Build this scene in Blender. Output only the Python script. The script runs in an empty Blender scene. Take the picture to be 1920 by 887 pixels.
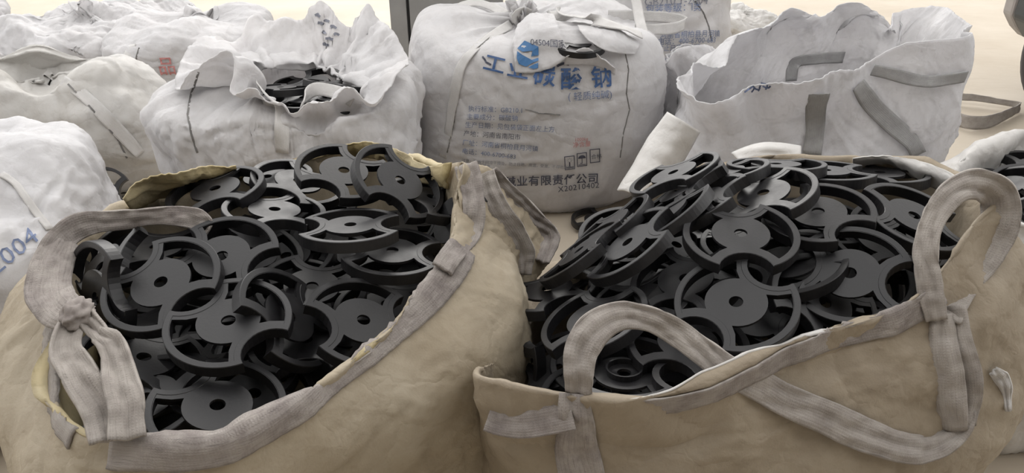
import bpy, bmesh, math, random
import numpy as np
from mathutils import Vector, Matrix
from mathutils.bvhtree import BVHTree

# ------------------------------------------------------------------ camera, world, light
SC = bpy.context.scene
COL = SC.collection
W, H, F = 1920.0, 887.0, 1400.0
CAMZ, PITCH = 1.65, math.radians(30.0)

cam_d = bpy.data.cameras.new('camera')
cam_d.sensor_width = 36.0
cam_d.lens = F / W * 36.0
cam_d.clip_start = 0.05
cam = bpy.data.objects.new('camera', cam_d)
COL.objects.link(cam)
cam.location = (0, 0, CAMZ)
cam.rotation_euler = (math.radians(90) - PITCH, 0, 0)
SC.camera = cam

world = bpy.data.worlds.new('overcast_sky')
SC.world = world
world.use_nodes = True
bg = world.node_tree.nodes['Background']
bg.inputs[0].default_value = (1.0, 0.985, 0.97, 1)
bg.inputs[1].default_value = 1.25

sun_d = bpy.data.lights.new('hazy_sun', 'SUN')
sun_d.energy = 0.85
sun_d.angle = math.radians(30)
sun_d.color = (1.0, 0.97, 0.93)
sun = bpy.data.objects.new('hazy_sun', sun_d)
COL.objects.link(sun)
sun.rotation_euler = (math.radians(-60), math.radians(10), math.radians(8))   # from beyond the bags, a little to one side

SC.view_settings.view_transform = 'Standard'
SC.view_settings.look = 'None'
SC.view_settings.gamma = 1.0
SC.view_settings.use_curve_mapping = False
SC.view_settings.exposure = 0.68

rng = np.random.default_rng(7)
random.seed(7)

# ------------------------------------------------------------------ helpers: measuring the place
CP, SP = math.cos(PITCH), math.sin(PITCH)
CAM = np.array([0, 0, CAMZ])

def ray(x, y):
    a = (x - W / 2) / F
    b = (y - H / 2) / F
    return np.array([a, CP - b * SP, -SP - b * CP])      # axial depth 1

def Z(x, y, z):
    r = ray(x, y)
    return CAM + r * ((z - CAMZ) / r[2])

def Y(x, y, yy):
    r = ray(x, y)
    return CAM + r * (yy / r[1])

# ------------------------------------------------------------------ helpers: objects
def link(o, parent=None):
    COL.objects.link(o)
    if parent is not None:
        o.parent = parent
    return o

def tag(o, label=None, cat=None, group=None, kind=None):
    if label: o['label'] = label
    if cat: o['category'] = cat
    if group: o['group'] = group
    if kind: o['kind'] = kind
    return o

def mesh_obj(name, verts, faces, mat, parent=None, smooth=True):
    me = bpy.data.meshes.new(name)
    me.from_pydata([tuple(map(float, v)) for v in verts], [], [tuple(map(int, f)) for f in faces])
    me.materials.append(mat)
    if smooth:
        me.polygons.foreach_set('use_smooth', [True] * len(me.polygons))
    me.update()
    return link(bpy.data.objects.new(name, me), parent)

def empty(name, loc=(0, 0, 0)):
    o = bpy.data.objects.new(name, None)
    o.empty_display_size = 0.1
    o.location = loc
    return link(o)

def box(bm, lo, hi):
    v = [bm.verts.new((x, y, z)) for x in (lo[0], hi[0]) for y in (lo[1], hi[1]) for z in (lo[2], hi[2])]
    for f in ((0, 1, 3, 2), (4, 6, 7, 5), (0, 4, 5, 1), (2, 3, 7, 6), (0, 2, 6, 4), (1, 5, 7, 3)):
        bm.faces.new([v[i] for i in f])

def bm_obj(name, bm, mat, parent=None, smooth=False, bevel=0):
    bmesh.ops.recalc_face_normals(bm, faces=bm.faces)
    me = bpy.data.meshes.new(name)
    bm.to_mesh(me); bm.free()
    me.materials.append(mat)
    if smooth:
        me.polygons.foreach_set('use_smooth', [True] * len(me.polygons))
    o = link(bpy.data.objects.new(name, me), parent)
    if bevel:
        b = o.modifiers.new('bevel', 'BEVEL'); b.width = bevel; b.segments = 2; b.limit_method = 'ANGLE'
    return o

# ------------------------------------------------------------------ helpers: noise
def _hash(i, j, k, s):
    n = (i * 374761393 + j * 668265263 + k * 2147483647 + s * 1274126177) & 0xFFFFFFFF
    n = ((n ^ (n >> 13)) * 1274126177) & 0xFFFFFFFF
    n = (n ^ (n >> 16)) & 0xFFFFFF
    return n / float(0xFFFFFF) * 2 - 1

def vnoise(p, s=0):
    p = np.asarray(p, float)
    f = np.floor(p).astype(np.int64)
    t = p - f
    t = t * t * t * (t * (t * 6 - 15) + 10)
    out = 0
    for dx in (0, 1):
        wx = t[..., 0] if dx else 1 - t[..., 0]
        for dy in (0, 1):
            wy = t[..., 1] if dy else 1 - t[..., 1]
            for dz in (0, 1):
                wz = t[..., 2] if dz else 1 - t[..., 2]
                out = out + wx * wy * wz * _hash(f[..., 0] + dx, f[..., 1] + dy, f[..., 2] + dz, s)
    return out

def ridged(p, s=0):
    return (1 - np.abs(vnoise(p, s)) * 2) 

def crumple(P, seed, f=5.0, n=6):
    """straight sharp creases of stiff woven cloth: fading triangle waves in many directions"""
    r = np.random.default_rng(seed)
    out = 0
    w = np.stack([vnoise(P * f * 0.35, seed + 40 + i) for i in range(3)], -1)
    for i in range(n):
        d = r.normal(size=3); d /= np.linalg.norm(d)
        ff = f * r.uniform(0.55, 1.5)
        ph = (P + w * 0.12) @ d * ff + r.uniform(0, 1)
        tri = np.abs((ph % 1.0) - 0.5) * 2
        amp = np.clip(vnoise(P * f * 0.5 + 17 * i, seed + 7 * i) * 1.8, 0, 1)
        out = out + amp * (tri - 0.5) / ff * f
    return out

# ------------------------------------------------------------------ materials
def new_mat(name):
    m = bpy.data.materials.new(name)
    m.use_nodes = True
    nt = m.node_tree
    b = nt.nodes['Principled BSDF']
    return m, nt, b

def N(nt, t, **kw):
    n = nt.nodes.new(t)
    for k, v in kw.items():
        if k.startswith('i_'):
            n.inputs[k[2:].replace('_', ' ')].default_value = v
        else:
            setattr(n, k, v)
    return n

def ramp(nt, src, stops):
    r = nt.nodes.new('ShaderNodeValToRGB')
    nt.links.new(src, r.inputs[0])
    e = r.color_ramp.elements
    while len(e) < len(stops): e.new(0.5)
    for i, (p, c) in enumerate(stops):
        e[i].position = p
        e[i].color = (c[0], c[1], c[2], 1) if not isinstance(c, (int, float)) else (c, c, c, 1)
    return r

def mix(nt, fac, a, b, mode='MIX'):
    m = nt.nodes.new('ShaderNodeMix')
    m.data_type = 'RGBA'; m.blend_type = mode
    if isinstance(fac, float): m.inputs[0].default_value = fac
    else: nt.links.new(fac, m.inputs[0])
    for i, v in ((6, a), (7, b)):
        if isinstance(v, tuple): m.inputs[i].default_value = (v[0], v[1], v[2], 1)
        else: nt.links.new(v, m.inputs[i])
    return m.outputs[2]

def cloth_mat(name, base, alt, dirt, dirt_amt=0.5, rough=0.6, weave=260, bump=0.25, transl=0.0, spec=0.3):
    m, nt, b = new_mat(name)
    tc = N(nt, 'ShaderNodeTexCoord')
    geo = tc.outputs['Object']
    n1 = N(nt, 'ShaderNodeTexNoise', i_Scale=3.2, i_Detail=5.0, i_Roughness=0.6)
    n2 = N(nt, 'ShaderNodeTexNoise', i_Scale=11.0, i_Detail=7.0, i_Roughness=0.68, i_Distortion=0.6)
    n3 = N(nt, 'ShaderNodeTexNoise', i_Scale=55.0, i_Detail=5.0, i_Roughness=0.7)
    for n in (n1, n2, n3): nt.links.new(geo, n.inputs['Vector'])
    r1 = ramp(nt, n1.outputs[0], [(0.35, 0.0), (0.68, 1.0)])
    c = mix(nt, r1.outputs[0], base, alt)
    r2 = ramp(nt, n2.outputs[0], [(0.48, 0.0), (0.78, dirt_amt)])
    c = mix(nt, r2.outputs[0], c, dirt)
    r3 = ramp(nt, n3.outputs[0], [(0.55, 0.0), (0.85, dirt_amt * 0.7)])
    c = mix(nt, r3.outputs[0], c, dirt)
    nt.links.new(c, b.inputs['Base Color'])
    b.inputs['Roughness'].default_value = rough
    b.inputs['Specular IOR Level'].default_value = spec
    # crumple and weave relief
    n4 = N(nt, 'ShaderNodeTexNoise', noise_type='RIDGED_MULTIFRACTAL', i_Scale=5.5, i_Detail=4.0, i_Roughness=0.55, i_Distortion=0.8)
    vo = N(nt, 'ShaderNodeTexVoronoi', feature='DISTANCE_TO_EDGE', i_Scale=9.0)
    wv = N(nt, 'ShaderNodeTexNoise', i_Scale=float(weave), i_Detail=1.0)
    nt.links.new(geo, n4.inputs['Vector'])
    ds = N(nt, 'ShaderNodeVectorMath', operation='MULTIPLY_ADD')
    nt.links.new(n1.outputs[1], ds.inputs[0]); ds.inputs[1].default_value = (0.35, 0.35, 0.35)
    nt.links.new(geo, ds.inputs[2])
    nt.links.new(ds.outputs[0], vo.inputs['Vector'])
    nt.links.new(geo, wv.inputs['Vector'])
    rv = ramp(nt, vo.outputs[0], [(0.0, 0.0), (0.12, 0.5), (0.5, 0.6)])
    ad = N(nt, 'ShaderNodeMath', operation='MULTIPLY_ADD'); ad.inputs[1].default_value = 0.35
    nt.links.new(rv.outputs[0], ad.inputs[0]); nt.links.new(n4.outputs[0], ad.inputs[2])
    ad2 = N(nt, 'ShaderNodeMath', operation='MULTIPLY_ADD'); ad2.inputs[1].default_value = 0.08
    nt.links.new(wv.outputs[0], ad2.inputs[0]); nt.links.new(ad.outputs[0], ad2.inputs[2])
    bp = N(nt, 'ShaderNodeBump', i_Strength=bump, i_Distance=0.02)
    nt.links.new(ad2.outputs[0], bp.inputs['Height'])
    nt.links.new(bp.outputs[0], b.inputs['Normal'])
    if transl > 0:
        out = nt.nodes['Material Output']
        tr = N(nt, 'ShaderNodeBsdfTranslucent')
        nt.links.new(c, tr.inputs[0])
        ms = N(nt, 'ShaderNodeMixShader'); ms.inputs[0].default_value = transl
        nt.links.new(b.outputs[0], ms.inputs[1]); nt.links.new(tr.outputs[0], ms.inputs[2])
        nt.links.new(ms.outputs[0], out.inputs[0])
    return m

def webbing_mat(name, base, dirt, amt=0.6, scale=1.0):
    # uses UV: x across the band (0..1), y metres along it
    m, nt, b = new_mat(name)
    tc = N(nt, 'ShaderNodeTexCoord')
    uv = tc.outputs['UV']
    n1 = N(nt, 'ShaderNodeTexNoise', i_Scale=14.0, i_Detail=6.0, i_Roughness=0.7)
    nt.links.new(tc.outputs['Object'], n1.inputs['Vector'])
    mp = N(nt, 'ShaderNodeMapping'); mp.inputs['Scale'].default_value = (22, 9, 1)
    nt.links.new(uv, mp.inputs[0])
    n2 = N(nt, 'ShaderNodeTexNoise', i_Scale=2.0, i_Detail=5.0, i_Roughness=0.7)
    nt.links.new(mp.outputs[0], n2.inputs['Vector'])
    r1 = ramp(nt, n1.outputs[0], [(0.42, 0.0), (0.72, amt)])
    c = mix(nt, r1.outputs[0], base, dirt)
    r2 = ramp(nt, n2.outputs[0], [(0.52, 0.0), (0.75, amt)])
    c = mix(nt, r2.outputs[0], c, tuple(x * 0.8 for x in dirt))
    nt.links.new(c, b.inputs['Base Color'])
    b.inputs['Roughness'].default_value = 0.8
    b.inputs['Specular IOR Level'].default_value = 0.2
    mp2 = N(nt, 'ShaderNodeMapping'); mp2.inputs['Scale'].default_value = (1, 1, 1)
    nt.links.new(uv, mp2.inputs[0])
    w1 = N(nt, 'ShaderNodeTexWave', wave_type='BANDS', bands_direction='Y', i_Scale=60.0, i_Distortion=6.0, i_Detail=3.0)
    w2 = N(nt, 'ShaderNodeTexWave', wave_type='BANDS', bands_direction='X', i_Scale=3.4, i_Distortion=5.0, i_Detail=3.0)
    nt.links.new(mp2.outputs[0], w1.inputs[0]); nt.links.new(mp2.outputs[0], w2.inputs[0])
    ml = N(nt, 'ShaderNodeMath', operation='MULTIPLY'); nt.links.new(w1.outputs[1], ml.inputs[0]); nt.links.new(w2.outputs[1], ml.inputs[1])
    ad = N(nt, 'ShaderNodeMath', operation='ADD'); nt.links.new(ml.outputs[0], ad.inputs[0]); nt.links.new(n2.outputs[0], ad.inputs[1])
    bp = N(nt, 'ShaderNodeBump', i_Strength=0.4, i_Distance=0.004)
    nt.links.new(ad.outputs[0], bp.inputs['Height']); nt.links.new(bp.outputs[0], b.inputs['Normal'])
    return m

def plain_mat(name, col, rough=0.5, metal=0.0, noise=0.0, spec=0.5):
    m, nt, b = new_mat(name)
    b.inputs['Roughness'].default_value = rough
    b.inputs['Metallic'].default_value = metal
    b.inputs['Specular IOR Level'].default_value = spec
    if noise:
        tc = N(nt, 'ShaderNodeTexCoord')
        n = N(nt, 'ShaderNodeTexNoise', i_Scale=9.0, i_Detail=5.0)
        nt.links.new(tc.outputs['Object'], n.inputs['Vector'])
        r = ramp(nt, n.outputs[0], [(0.3, tuple(c * (1 - noise) for c in col)), (0.7, tuple(min(1, c * (1 + noise)) for c in col))])
        nt.links.new(r.outputs[0], b.inputs['Base Color'])
    else:
        b.inputs['Base Color'].default_value = (*col, 1)
    return m

def plastic_mat():
    m, nt, b = new_mat('black_moulded_plastic')
    tc = N(nt, 'ShaderNodeTexCoord')
    oi = N(nt, 'ShaderNodeObjectInfo')
    n = N(nt, 'ShaderNodeTexNoise', i_Scale=26.0, i_Detail=5.0, i_Roughness=0.65)
    add = N(nt, 'ShaderNodeVectorMath', operation='ADD')
    nt.links.new(tc.outputs['Object'], add.inputs[0]); nt.links.new(oi.outputs['Location'], add.inputs[1])
    nt.links.new(add.outputs[0], n.inputs['Vector'])
    r = ramp(nt, n.outputs[0], [(0.35, (0.007, 0.007, 0.008)), (0.62, (0.012, 0.0115, 0.013)), (0.85, (0.028, 0.026, 0.027))])
    nt.links.new(r.outputs[0], b.inputs['Base Color'])
    rr = ramp(nt, n.outputs[0], [(0.3, 0.36), (0.75, 0.50)])
    nt.links.new(rr.outputs[0], b.inputs['Roughness'])
    b.inputs['Specular IOR Level'].default_value = 0.45
    n2 = N(nt, 'ShaderNodeTexNoise', i_Scale=180.0, i_Detail=3.0)
    nt.links.new(add.outputs[0], n2.inputs['Vector'])
    bp = N(nt, 'ShaderNodeBump', i_Strength=0.06, i_Distance=0.004)
    nt.links.new(n2.outputs[0], bp.inputs['Height']); nt.links.new(bp.outputs[0], b.inputs['Normal'])
    return m

def floor_mat():
    m, nt, b = new_mat('pale_concrete')
    tc = N(nt, 'ShaderNodeTexCoord')
    mp = N(nt, 'ShaderNodeMapping'); mp.inputs['Scale'].default_value = (0.35, 1.6, 1)
    nt.links.new(tc.outputs['Object'], mp.inputs[0])
    n1 = N(nt, 'ShaderNodeTexNoise', i_Scale=1.2, i_Detail=6.0, i_Roughness=0.6)
    n2 = N(nt, 'ShaderNodeTexNoise', i_Scale=6.0, i_Detail=7.0, i_Roughness=0.7)
    nt.links.new(tc.outputs['Object'], n1.inputs['Vector']); nt.links.new(mp.outputs[0], n2.inputs['Vector'])
    c1 = ramp(nt, n1.outputs[0], [(0.3, (0.45, 0.385, 0.30)), (0.7, (0.55, 0.49, 0.405))])
    r2 = ramp(nt, n2.outputs[0], [(0.55, 0.0), (0.8, 0.45)])
    c = mix(nt, r2.outputs[0], c1.outputs[0], (0.36, 0.295, 0.225))
    nt.links.new(c, b.inputs['Base Color'])
    b.inputs['Roughness'].default_value = 0.62
    b.inputs['Specular IOR Level'].default_value = 0.3
    bp = N(nt, 'ShaderNodeBump', i_Strength=0.12, i_Distance=0.02)
    nt.links.new(n2.outputs[0], bp.inputs['Height']); nt.links.new(bp.outputs[0], b.inputs['Normal'])
    return m

M = {}
M['plastic'] = plastic_mat()
M['floor'] = floor_mat()
M['white'] = cloth_mat('white_woven_plastic', (0.80, 0.79, 0.795), (0.73, 0.725, 0.735), (0.48, 0.455, 0.44), 0.38, bump=0.3, transl=0.4)
M['white2'] = cloth_mat('grey_white_woven_plastic', (0.74, 0.735, 0.75), (0.79, 0.785, 0.795), (0.46, 0.45, 0.44), 0.45, bump=0.32, transl=0.4)
M['cream'] = cloth_mat('cream_woven_plastic', (0.68, 0.665, 0.645), (0.60, 0.59, 0.575), (0.45, 0.42, 0.385), 0.4, bump=0.25, transl=0.08)
M['cream2'] = cloth_mat('dull_cream_woven_plastic', (0.50, 0.485, 0.46), (0.55, 0.54, 0.525), (0.36, 0.335, 0.30), 0.4, bump=0.28, transl=0.1)
M['beige'] = cloth_mat('aged_beige_woven_plastic', (0.315, 0.262, 0.185), (0.38, 0.33, 0.25), (0.20, 0.155, 0.10), 0.5, bump=0.3)
M['beige2'] = cloth_mat('tan_woven_plastic', (0.285, 0.237, 0.175), (0.335, 0.285, 0.215), (0.19, 0.15, 0.11), 0.45, bump=0.32)
M['yellow'] = cloth_mat('yellowed_lining', (0.46, 0.365, 0.17), (0.52, 0.455, 0.31), (0.30, 0.225, 0.12), 0.6, bump=0.3)
M['web'] = webbing_mat('grimy_webbing', (0.36, 0.33, 0.305), (0.15, 0.125, 0.12), 0.85)
M['web2'] = webbing_mat('pale_webbing', (0.38, 0.35, 0.32), (0.20, 0.175, 0.16), 0.7)
M['web3'] = webbing_mat('grey_webbing', (0.40, 0.40, 0.40), (0.24, 0.235, 0.235), 0.6)
M['webw'] = webbing_mat('white_webbing', (0.60, 0.59, 0.58), (0.42, 0.40, 0.39), 0.4)
M['ink_blue'] = plain_mat('blue_print', (0.045, 0.10, 0.24), 0.6, noise=0.3)
M['ink_mid'] = plain_mat('pale_blue_print', (0.13, 0.17, 0.29), 0.6, noise=0.3)
M['ink_dark'] = plain_mat('dark_print', (0.05, 0.055, 0.085), 0.6, noise=0.3)
M['ink_grey'] = plain_mat('faded_grey_print', (0.20, 0.21, 0.25), 0.6, noise=0.3)
M['ink_red'] = plain_mat('faded_red_print', (0.48, 0.20, 0.19), 0.6, noise=0.3)
M['logo'] = plain_mat('logo_blue_print', (0.05, 0.155, 0.34), 0.55, noise=0.2)
M['seam_crease'] = plain_mat('dark_seam_crease', (0.16, 0.155, 0.15), 0.8, noise=0.3)
M['steel'] = plain_mat('grey_painted_steel', (0.24, 0.24, 0.238), 0.45, noise=0.08)
M['gap'] = plain_mat('gap_shade_black', (0.02, 0.02, 0.02), 0.8)
M['veh_dark'] = plain_mat('dark_green_paint', (0.018, 0.024, 0.026), 0.35, noise=0.2)
M['veh_grey'] = plain_mat('grey_bumper_plastic', (0.30, 0.28, 0.265), 0.5, noise=0.1)
M['tyre'] = plain_mat('tyre_rubber', (0.03, 0.024, 0.024), 0.8, noise=0.2)
M['wall'] = plain_mat('pale_plaster', (0.62, 0.60, 0.57), 0.9, noise=0.05)
M['roof'] = plain_mat('grey_roof_sheet', (0.45, 0.45, 0.46), 0.7, noise=0.05)


# ------------------------------------------------------------------ the setting
bm = bmesh.new(); box(bm, (-9, -6, -0.2), (9, 14, 0))
tag(bm_obj('floor', bm, M['floor']), 'pale cream concrete floor running behind the bags', None, None, 'structure')
# unseen shed round the camera, its near roof put in to dim the front
for nm, lo, hi, mt in (('unseen_ceiling', (-9, -6, 4.2), (9, -0.4, 4.35), 'roof'), ('unseen_ceiling', (-1.4, 4.2, 4.2), (9, 6.8, 4.35), 'roof'), ('wall_back', (-9, -6.2, 0), (9, -6, 4.2), 'wall'),  # second roof strip is added to darken near discs, left open for light
                       ('wall_left', (-9.2, -6, 0), (-9, -0.4, 4.2), 'wall'), ('wall_right', (9, -6, 0), (9.2, -0.4, 4.2), 'wall')):
    bm = bmesh.new(); box(bm, lo, hi)
    tag(bm_obj(nm, bm, M[mt]), None, None, None, 'structure')

# ------------------------------------------------------------------ cloth surfaces
def catmull(P, t, closed):
    """P (K,3), t array in [0,K) if closed else [0,K-1]."""
    P = np.asarray(P, float); K = len(P)
    i = np.floor(t).astype(int); f = (t - i)[:, None]
    if closed:
        idx = [(i + k) % K for k in (-1, 0, 1, 2)]
        p0, p1, p2, p3 = (P[j] for j in idx)
    else:
        i = np.minimum(i, K - 2); f = (t - i)[:, None]
        ext = np.vstack([2 * P[0] - P[1], P, 2 * P[-1] - P[-2]])
        p0, p1, p2, p3 = ext[i], ext[i + 1], ext[i + 2], ext[i + 3]
    return 0.5 * ((2 * p1) + (-p0 + p2) * f + (2 * p0 - 5 * p1 + 4 * p2 - p3) * f ** 2 + (-p0 + 3 * p1 - 3 * p2 + p3) * f ** 3)

def closed_ring(P, n):
    """evenly spaced (by length) periodic spline through P"""
    K = len(P)
    d = catmull(P, np.linspace(0, K, K * 24, endpoint=False), True)
    L = np.linalg.norm(np.roll(d, -1, 0) - d, axis=1)
    s = np.concatenate([[0], np.cumsum(L)])
    q = np.linspace(0, s[-1], n, endpoint=False)
    d2 = np.vstack([d, d[:1]])
    return np.stack([np.interp(q, s, d2[:, c]) for c in range(3)], 1)

def grid_normals(X, closed=True):
    if closed:
        du = np.roll(X, -1, 1) - np.roll(X, 1, 1)
    else:
        du = np.gradient(X, axis=1)
    dv = np.gradient(X, axis=0)
    n = np.cross(dv, du)
    return n / (np.linalg.norm(n, axis=2, keepdims=True) + 1e-12)

def relax(X0, T, su, sv, iters, k, closed=True, pin=None, zmin=0.004):
    """buckle a woven sheet: edges a little longer than the form they cover, held softly to it"""
    X = X0.copy()
    Mv, Nu = X.shape[:2]
    def cons_u(off):
        a = np.arange(Nu) if closed else np.arange(Nu - off)
        return a, (a + off) % Nu
    base = T
    sets = []
    for off, st, sc in ((1, 0.9, 1.0), (2, 0.25, 0.985)):
        a, b = cons_u(off)
        L = np.linalg.norm(base[:, b] - base[:, a], axis=2) * (1 + su[:, a]) * sc
        for par in range(2 * off):
            sel = (np.arange(len(a)) // off) % 2 == (par % 2) if par < 2 else None
            if sel is None: continue
            sets.append(('u', a[sel], b[sel], L[:, sel], st))
        a = np.arange(Mv - off); b = a + off
        L = np.linalg.norm(base[b] - base[a], axis=2) * (1 + sv[a]) * sc
        for par in range(2):
            sel = (a // off) % 2 == par
            sets.append(('v', a[sel], b[sel], L[sel], st))
    dg = []
    a, b = cons_u(1)
    for s in (0, 1):
        L = np.linalg.norm(base[1:, b if s == 0 else a] - base[:-1, a if s == 0 else b], axis=2) * (1 + 0.5 * (su[:-1, a] + sv[:-1, a]))
        dg.append((a if s == 0 else b, b if s == 0 else a, L))
    for it in range(iters):
        X += k * (T - X)
        for kind, a, b, L, st in sets:
            if kind == 'u':
                d = X[:, b] - X[:, a]
                l = np.linalg.norm(d, axis=2) + 1e-9
                c = d * (0.5 * st * (l - L) / l)[..., None]
                X[:, a] += c; X[:, b] -= c
            else:
                d = X[b] - X[a]
                l = np.linalg.norm(d, axis=2) + 1e-9
                c = d * (0.5 * st * (l - L) / l)[..., None]
                X[a] += c; X[b] -= c
        for a, b, L in dg:
            d = X[1:, b] - X[:-1, a]
            l = np.linalg.norm(d, axis=2) + 1e-9
            c = d * (0.15 * (l - L) / l)[..., None]
            X[:-1, a] += c; X[1:, b] -= c
        if pin is not None:
            X += pin[..., None] * (T - X)
        X[..., 2] = np.maximum(X[..., 2], zmin)
    return X

class Sheet:
    pass

BAGS = []
def cloth_bag(name, rings, counts, nu, mat, parent, slack=(0.03, 0.025), disp=0.012, freq=5.0, seed=1,
              iters=70, k=0.04, edge_free=True, cap=True, thick=0.003, stretch=(1, 1, 1), fold=0.0, foldfreq=8.0, crease=0.007, big=0.0, even=True):
    """rings: list of (K,3) control rings from the mouth down to the floor"""
    R = np.stack([closed_ring(r, nu) if even else catmull(r, np.linspace(0, len(r), nu, endpoint=False), True) for r in rings])
    ts = []
    for i, c in enumerate(counts):
        ts.append(np.linspace(i, i + 1, c, endpoint=False))
    ts = np.concatenate(ts + [np.array([len(rings) - 1 - 1e-9])])
    P = np.stack([catmull(R[:, j], ts, False) for j in range(nu)], 1)   # M,nu,3
    n = grid_normals(P)
    s = np.array(stretch)
    q = P * freq * s
    n1 = ridged(q + vnoise(q * 0.5, seed)[..., None] * 0.8, seed + 1)
    n2 = ridged(q * 2.3 + n1[..., None] * 0.3, seed + 2)
    n3 = vnoise(q * 0.45, seed + 3)
    D = disp * (1.0 * n3 + 0.3 * n1 + 0.12 * n2 + 0.9 * crumple(P * s, seed + 20, freq * 0.9))
    if fold:
        ang = np.linspace(0, 2 * np.pi, nu, endpoint=False)[None, :]
        w = vnoise(np.stack([np.cos(ang) * foldfreq + 0 * ts[:, None], np.sin(ang) * foldfreq + 0 * ts[:, None], ts[:, None] * 0.35 + 0 * ang], -1), seed + 9)
        fade = np.clip(1.6 - ts / 1.6, 0, 1)[:, None]
        D = D + fold * w * fade
    if big:
        D = D + big * crumple(P, seed + 200, 2.6, 6)
    T = P + n * D[..., None] * 0.85
    X0 = P + n * D[..., None]
    f = 0.5 + 0.5 * vnoise(P * 3.0, seed + 5)
    X = relax(X0, T, slack[0] * f * 2, slack[1] * (1 - f) * 2, iters, k)
    nn = grid_normals(X)
    X = X + nn * (crease * (crumple(P * s, seed + 120, freq * 1.3, 7) + 0.55 * crumple(P * s, seed + 150, freq * 3.0, 6)))[..., None]
    Mv = len(ts)
    X[..., 2] = np.maximum(X[..., 2], 0.003)
    X[-1, :, 2] = np.minimum(X[-1, :, 2], 0.006)
    verts = X.reshape(-1, 3)
    faces = []
    for i in range(Mv - 1):
        for j in range(nu):
            j2 = (j + 1) % nu
            faces.append((i * nu + j, i * nu + j2, (i + 1) * nu + j2, (i + 1) * nu + j))
    if cap:
        faces.append(tuple((Mv - 1) * nu + j for j in range(nu)))
    o = mesh_obj(name, verts, faces, mat, parent)
    if thick:
        so = o.modifiers.new('cloth_thickness', 'SOLIDIFY'); so.thickness = thick; so.offset = 0
    b = Sheet()
    b.X = X; b.n = grid_normals(X); b.ts = ts; b.nu = nu; b.obj = o
    b.bvh = BVHTree.FromPolygons([tuple(v) for v in verts], faces)
    BAGS.append(b)
    return b

def hit(b, x, y, off=0.0):
    """point of a sheet seen along a sight line"""
    r = Vector(ray(x, y)).normalized()
    loc, nrm, idx, d = b.bvh.ray_cast(Vector(CAM), r)
    if loc is None: return None
    if nrm.dot(r) > 0: nrm = -nrm
    return np.array(loc + nrm * off)

def foot(c, half, rot, ang, e=3.2):
    a = ang - rot
    ca, sa = np.abs(np.cos(a)), np.abs(np.sin(a))
    r = (((ca / half[0]) ** e) + ((sa / half[1]) ** e)) ** (-1.0 / e)
    return np.stack([c[0] + r * np.cos(ang), c[1] + r * np.sin(ang)], 1)

def auto_rings(rim, c, half, rot, profile, inner=None, e=3.2):
    """profile: list of (t height fraction from mouth 0 to floor 1, blend to footprint, footprint scale)"""
    rim = np.asarray(rim, float)
    c = np.asarray(c, float)
    ang = np.arctan2(rim[:, 1] - c[1], rim[:, 0] - c[0])
    rings = []
    if inner:
        for (dz, inset) in inner:
            dv = rim[:, :2] - c[None, :2]
            l = np.linalg.norm(dv, axis=1, keepdims=True)
            q = rim.copy(); q[:, :2] = c[:2] + dv * (l - inset) / l; q[:, 2] -= dz
            rings.append(q)
    rings.append(rim)
    for t, bl, sc in profile:
        f = foot(c, (half[0] * sc, half[1] * sc), rot, ang, e)
        q = np.zeros_like(rim)
        q[:, :2] = rim[:, :2] * (1 - bl) + f * bl
        q[:, 2] = rim[:, 2] * (1 - t) + 0.004 * t
        rings.append(q)
    return rings

def ribbon(name, pts, widths, across, mat, parent, thick=0.005, nw=8, step=0.012, crumple=0.003, seed=3, curl=0.0, closed=False, pleat=0.0):
    """flat webbing strap along pts; across = width direction vectors (one per point)"""
    pts = np.asarray(pts, float); K = len(pts)
    wd = np.atleast_1d(np.asarray(widths, float))
    wd = np.interp(np.linspace(0, 1, K), np.linspace(0, 1, len(wd)), wd)
    ac = np.asarray(across, float)
    if ac.ndim == 1: ac = np.broadcast_to(ac, (K, 3))
    L = np.linalg.norm(np.diff(pts, axis=0), axis=1).sum()
    n = max(8, int(L / step))
    t = np.linspace(0, K - 1, n)
    C = catmull(pts, t, False)
    Wd = np.interp(t, np.arange(K), wd)
    A = catmull(ac, t, False)
    T = np.gradient(C, axis=0); T /= np.linalg.norm(T, axis=1, keepdims=True) + 1e-9
    A = A - T * (A * T).sum(1, keepdims=True)
    A /= np.linalg.norm(A, axis=1, keepdims=True) + 1e-9
    Nn = np.cross(T, A)
    s = np.linspace(-0.5, 0.5, nw + 1)
    G = C[:, None] + A[:, None] * (s[None, :, None] * Wd[:, None, None])
    q = G * 22
    G = G + Nn[:, None] * (crumple * (vnoise(q, seed) + 0.6 * ridged(q * 1.9, seed + 1)))[..., None] + Nn[:, None] * (curl * (4 * s ** 2))[None, :, None] * Wd[:, None, None]
    if pleat:
        ph = vnoise(C * 5.0, seed + 5)[:, None] * 1.6 + seed
        am = 0.6 + 0.6 * vnoise(C * 9.0, seed + 6)[:, None]
        G = G + Nn[:, None] * (pleat * am * (np.abs(((s[None, :] * 2.1 + ph) % 1.0) - 0.5) * 4 - 1))[..., None]
    G = G + A[:, None] * (crumple * 0.8 * vnoise(q * 0.7 + 31, seed + 2))[..., None]
    verts = G.reshape(-1, 3)
    m = nw + 1
    faces = [(i * m + j, i * m + j + 1, (i + 1) * m + j + 1, (i + 1) * m + j) for i in range(n - 1) for j in range(nw)]
    o = mesh_obj(name, verts, faces, mat, parent)
    uvl = o.data.uv_layers.new(name='UVMap')
    dist = np.concatenate([[0], np.cumsum(np.linalg.norm(np.diff(C, axis=0), axis=1))])
    vi = np.zeros(len(o.data.loops), dtype=np.int32); o.data.loops.foreach_get('vertex_index', vi)
    uv = np.stack([(vi % m) / nw, dist[vi // m]], 1).astype(np.float32)
    uvl.data.foreach_set('uv', uv.ravel())
    so = o.modifiers.new('webbing_thickness', 'SOLIDIFY'); so.thickness = thick; so.offset = 0
    return o

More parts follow.
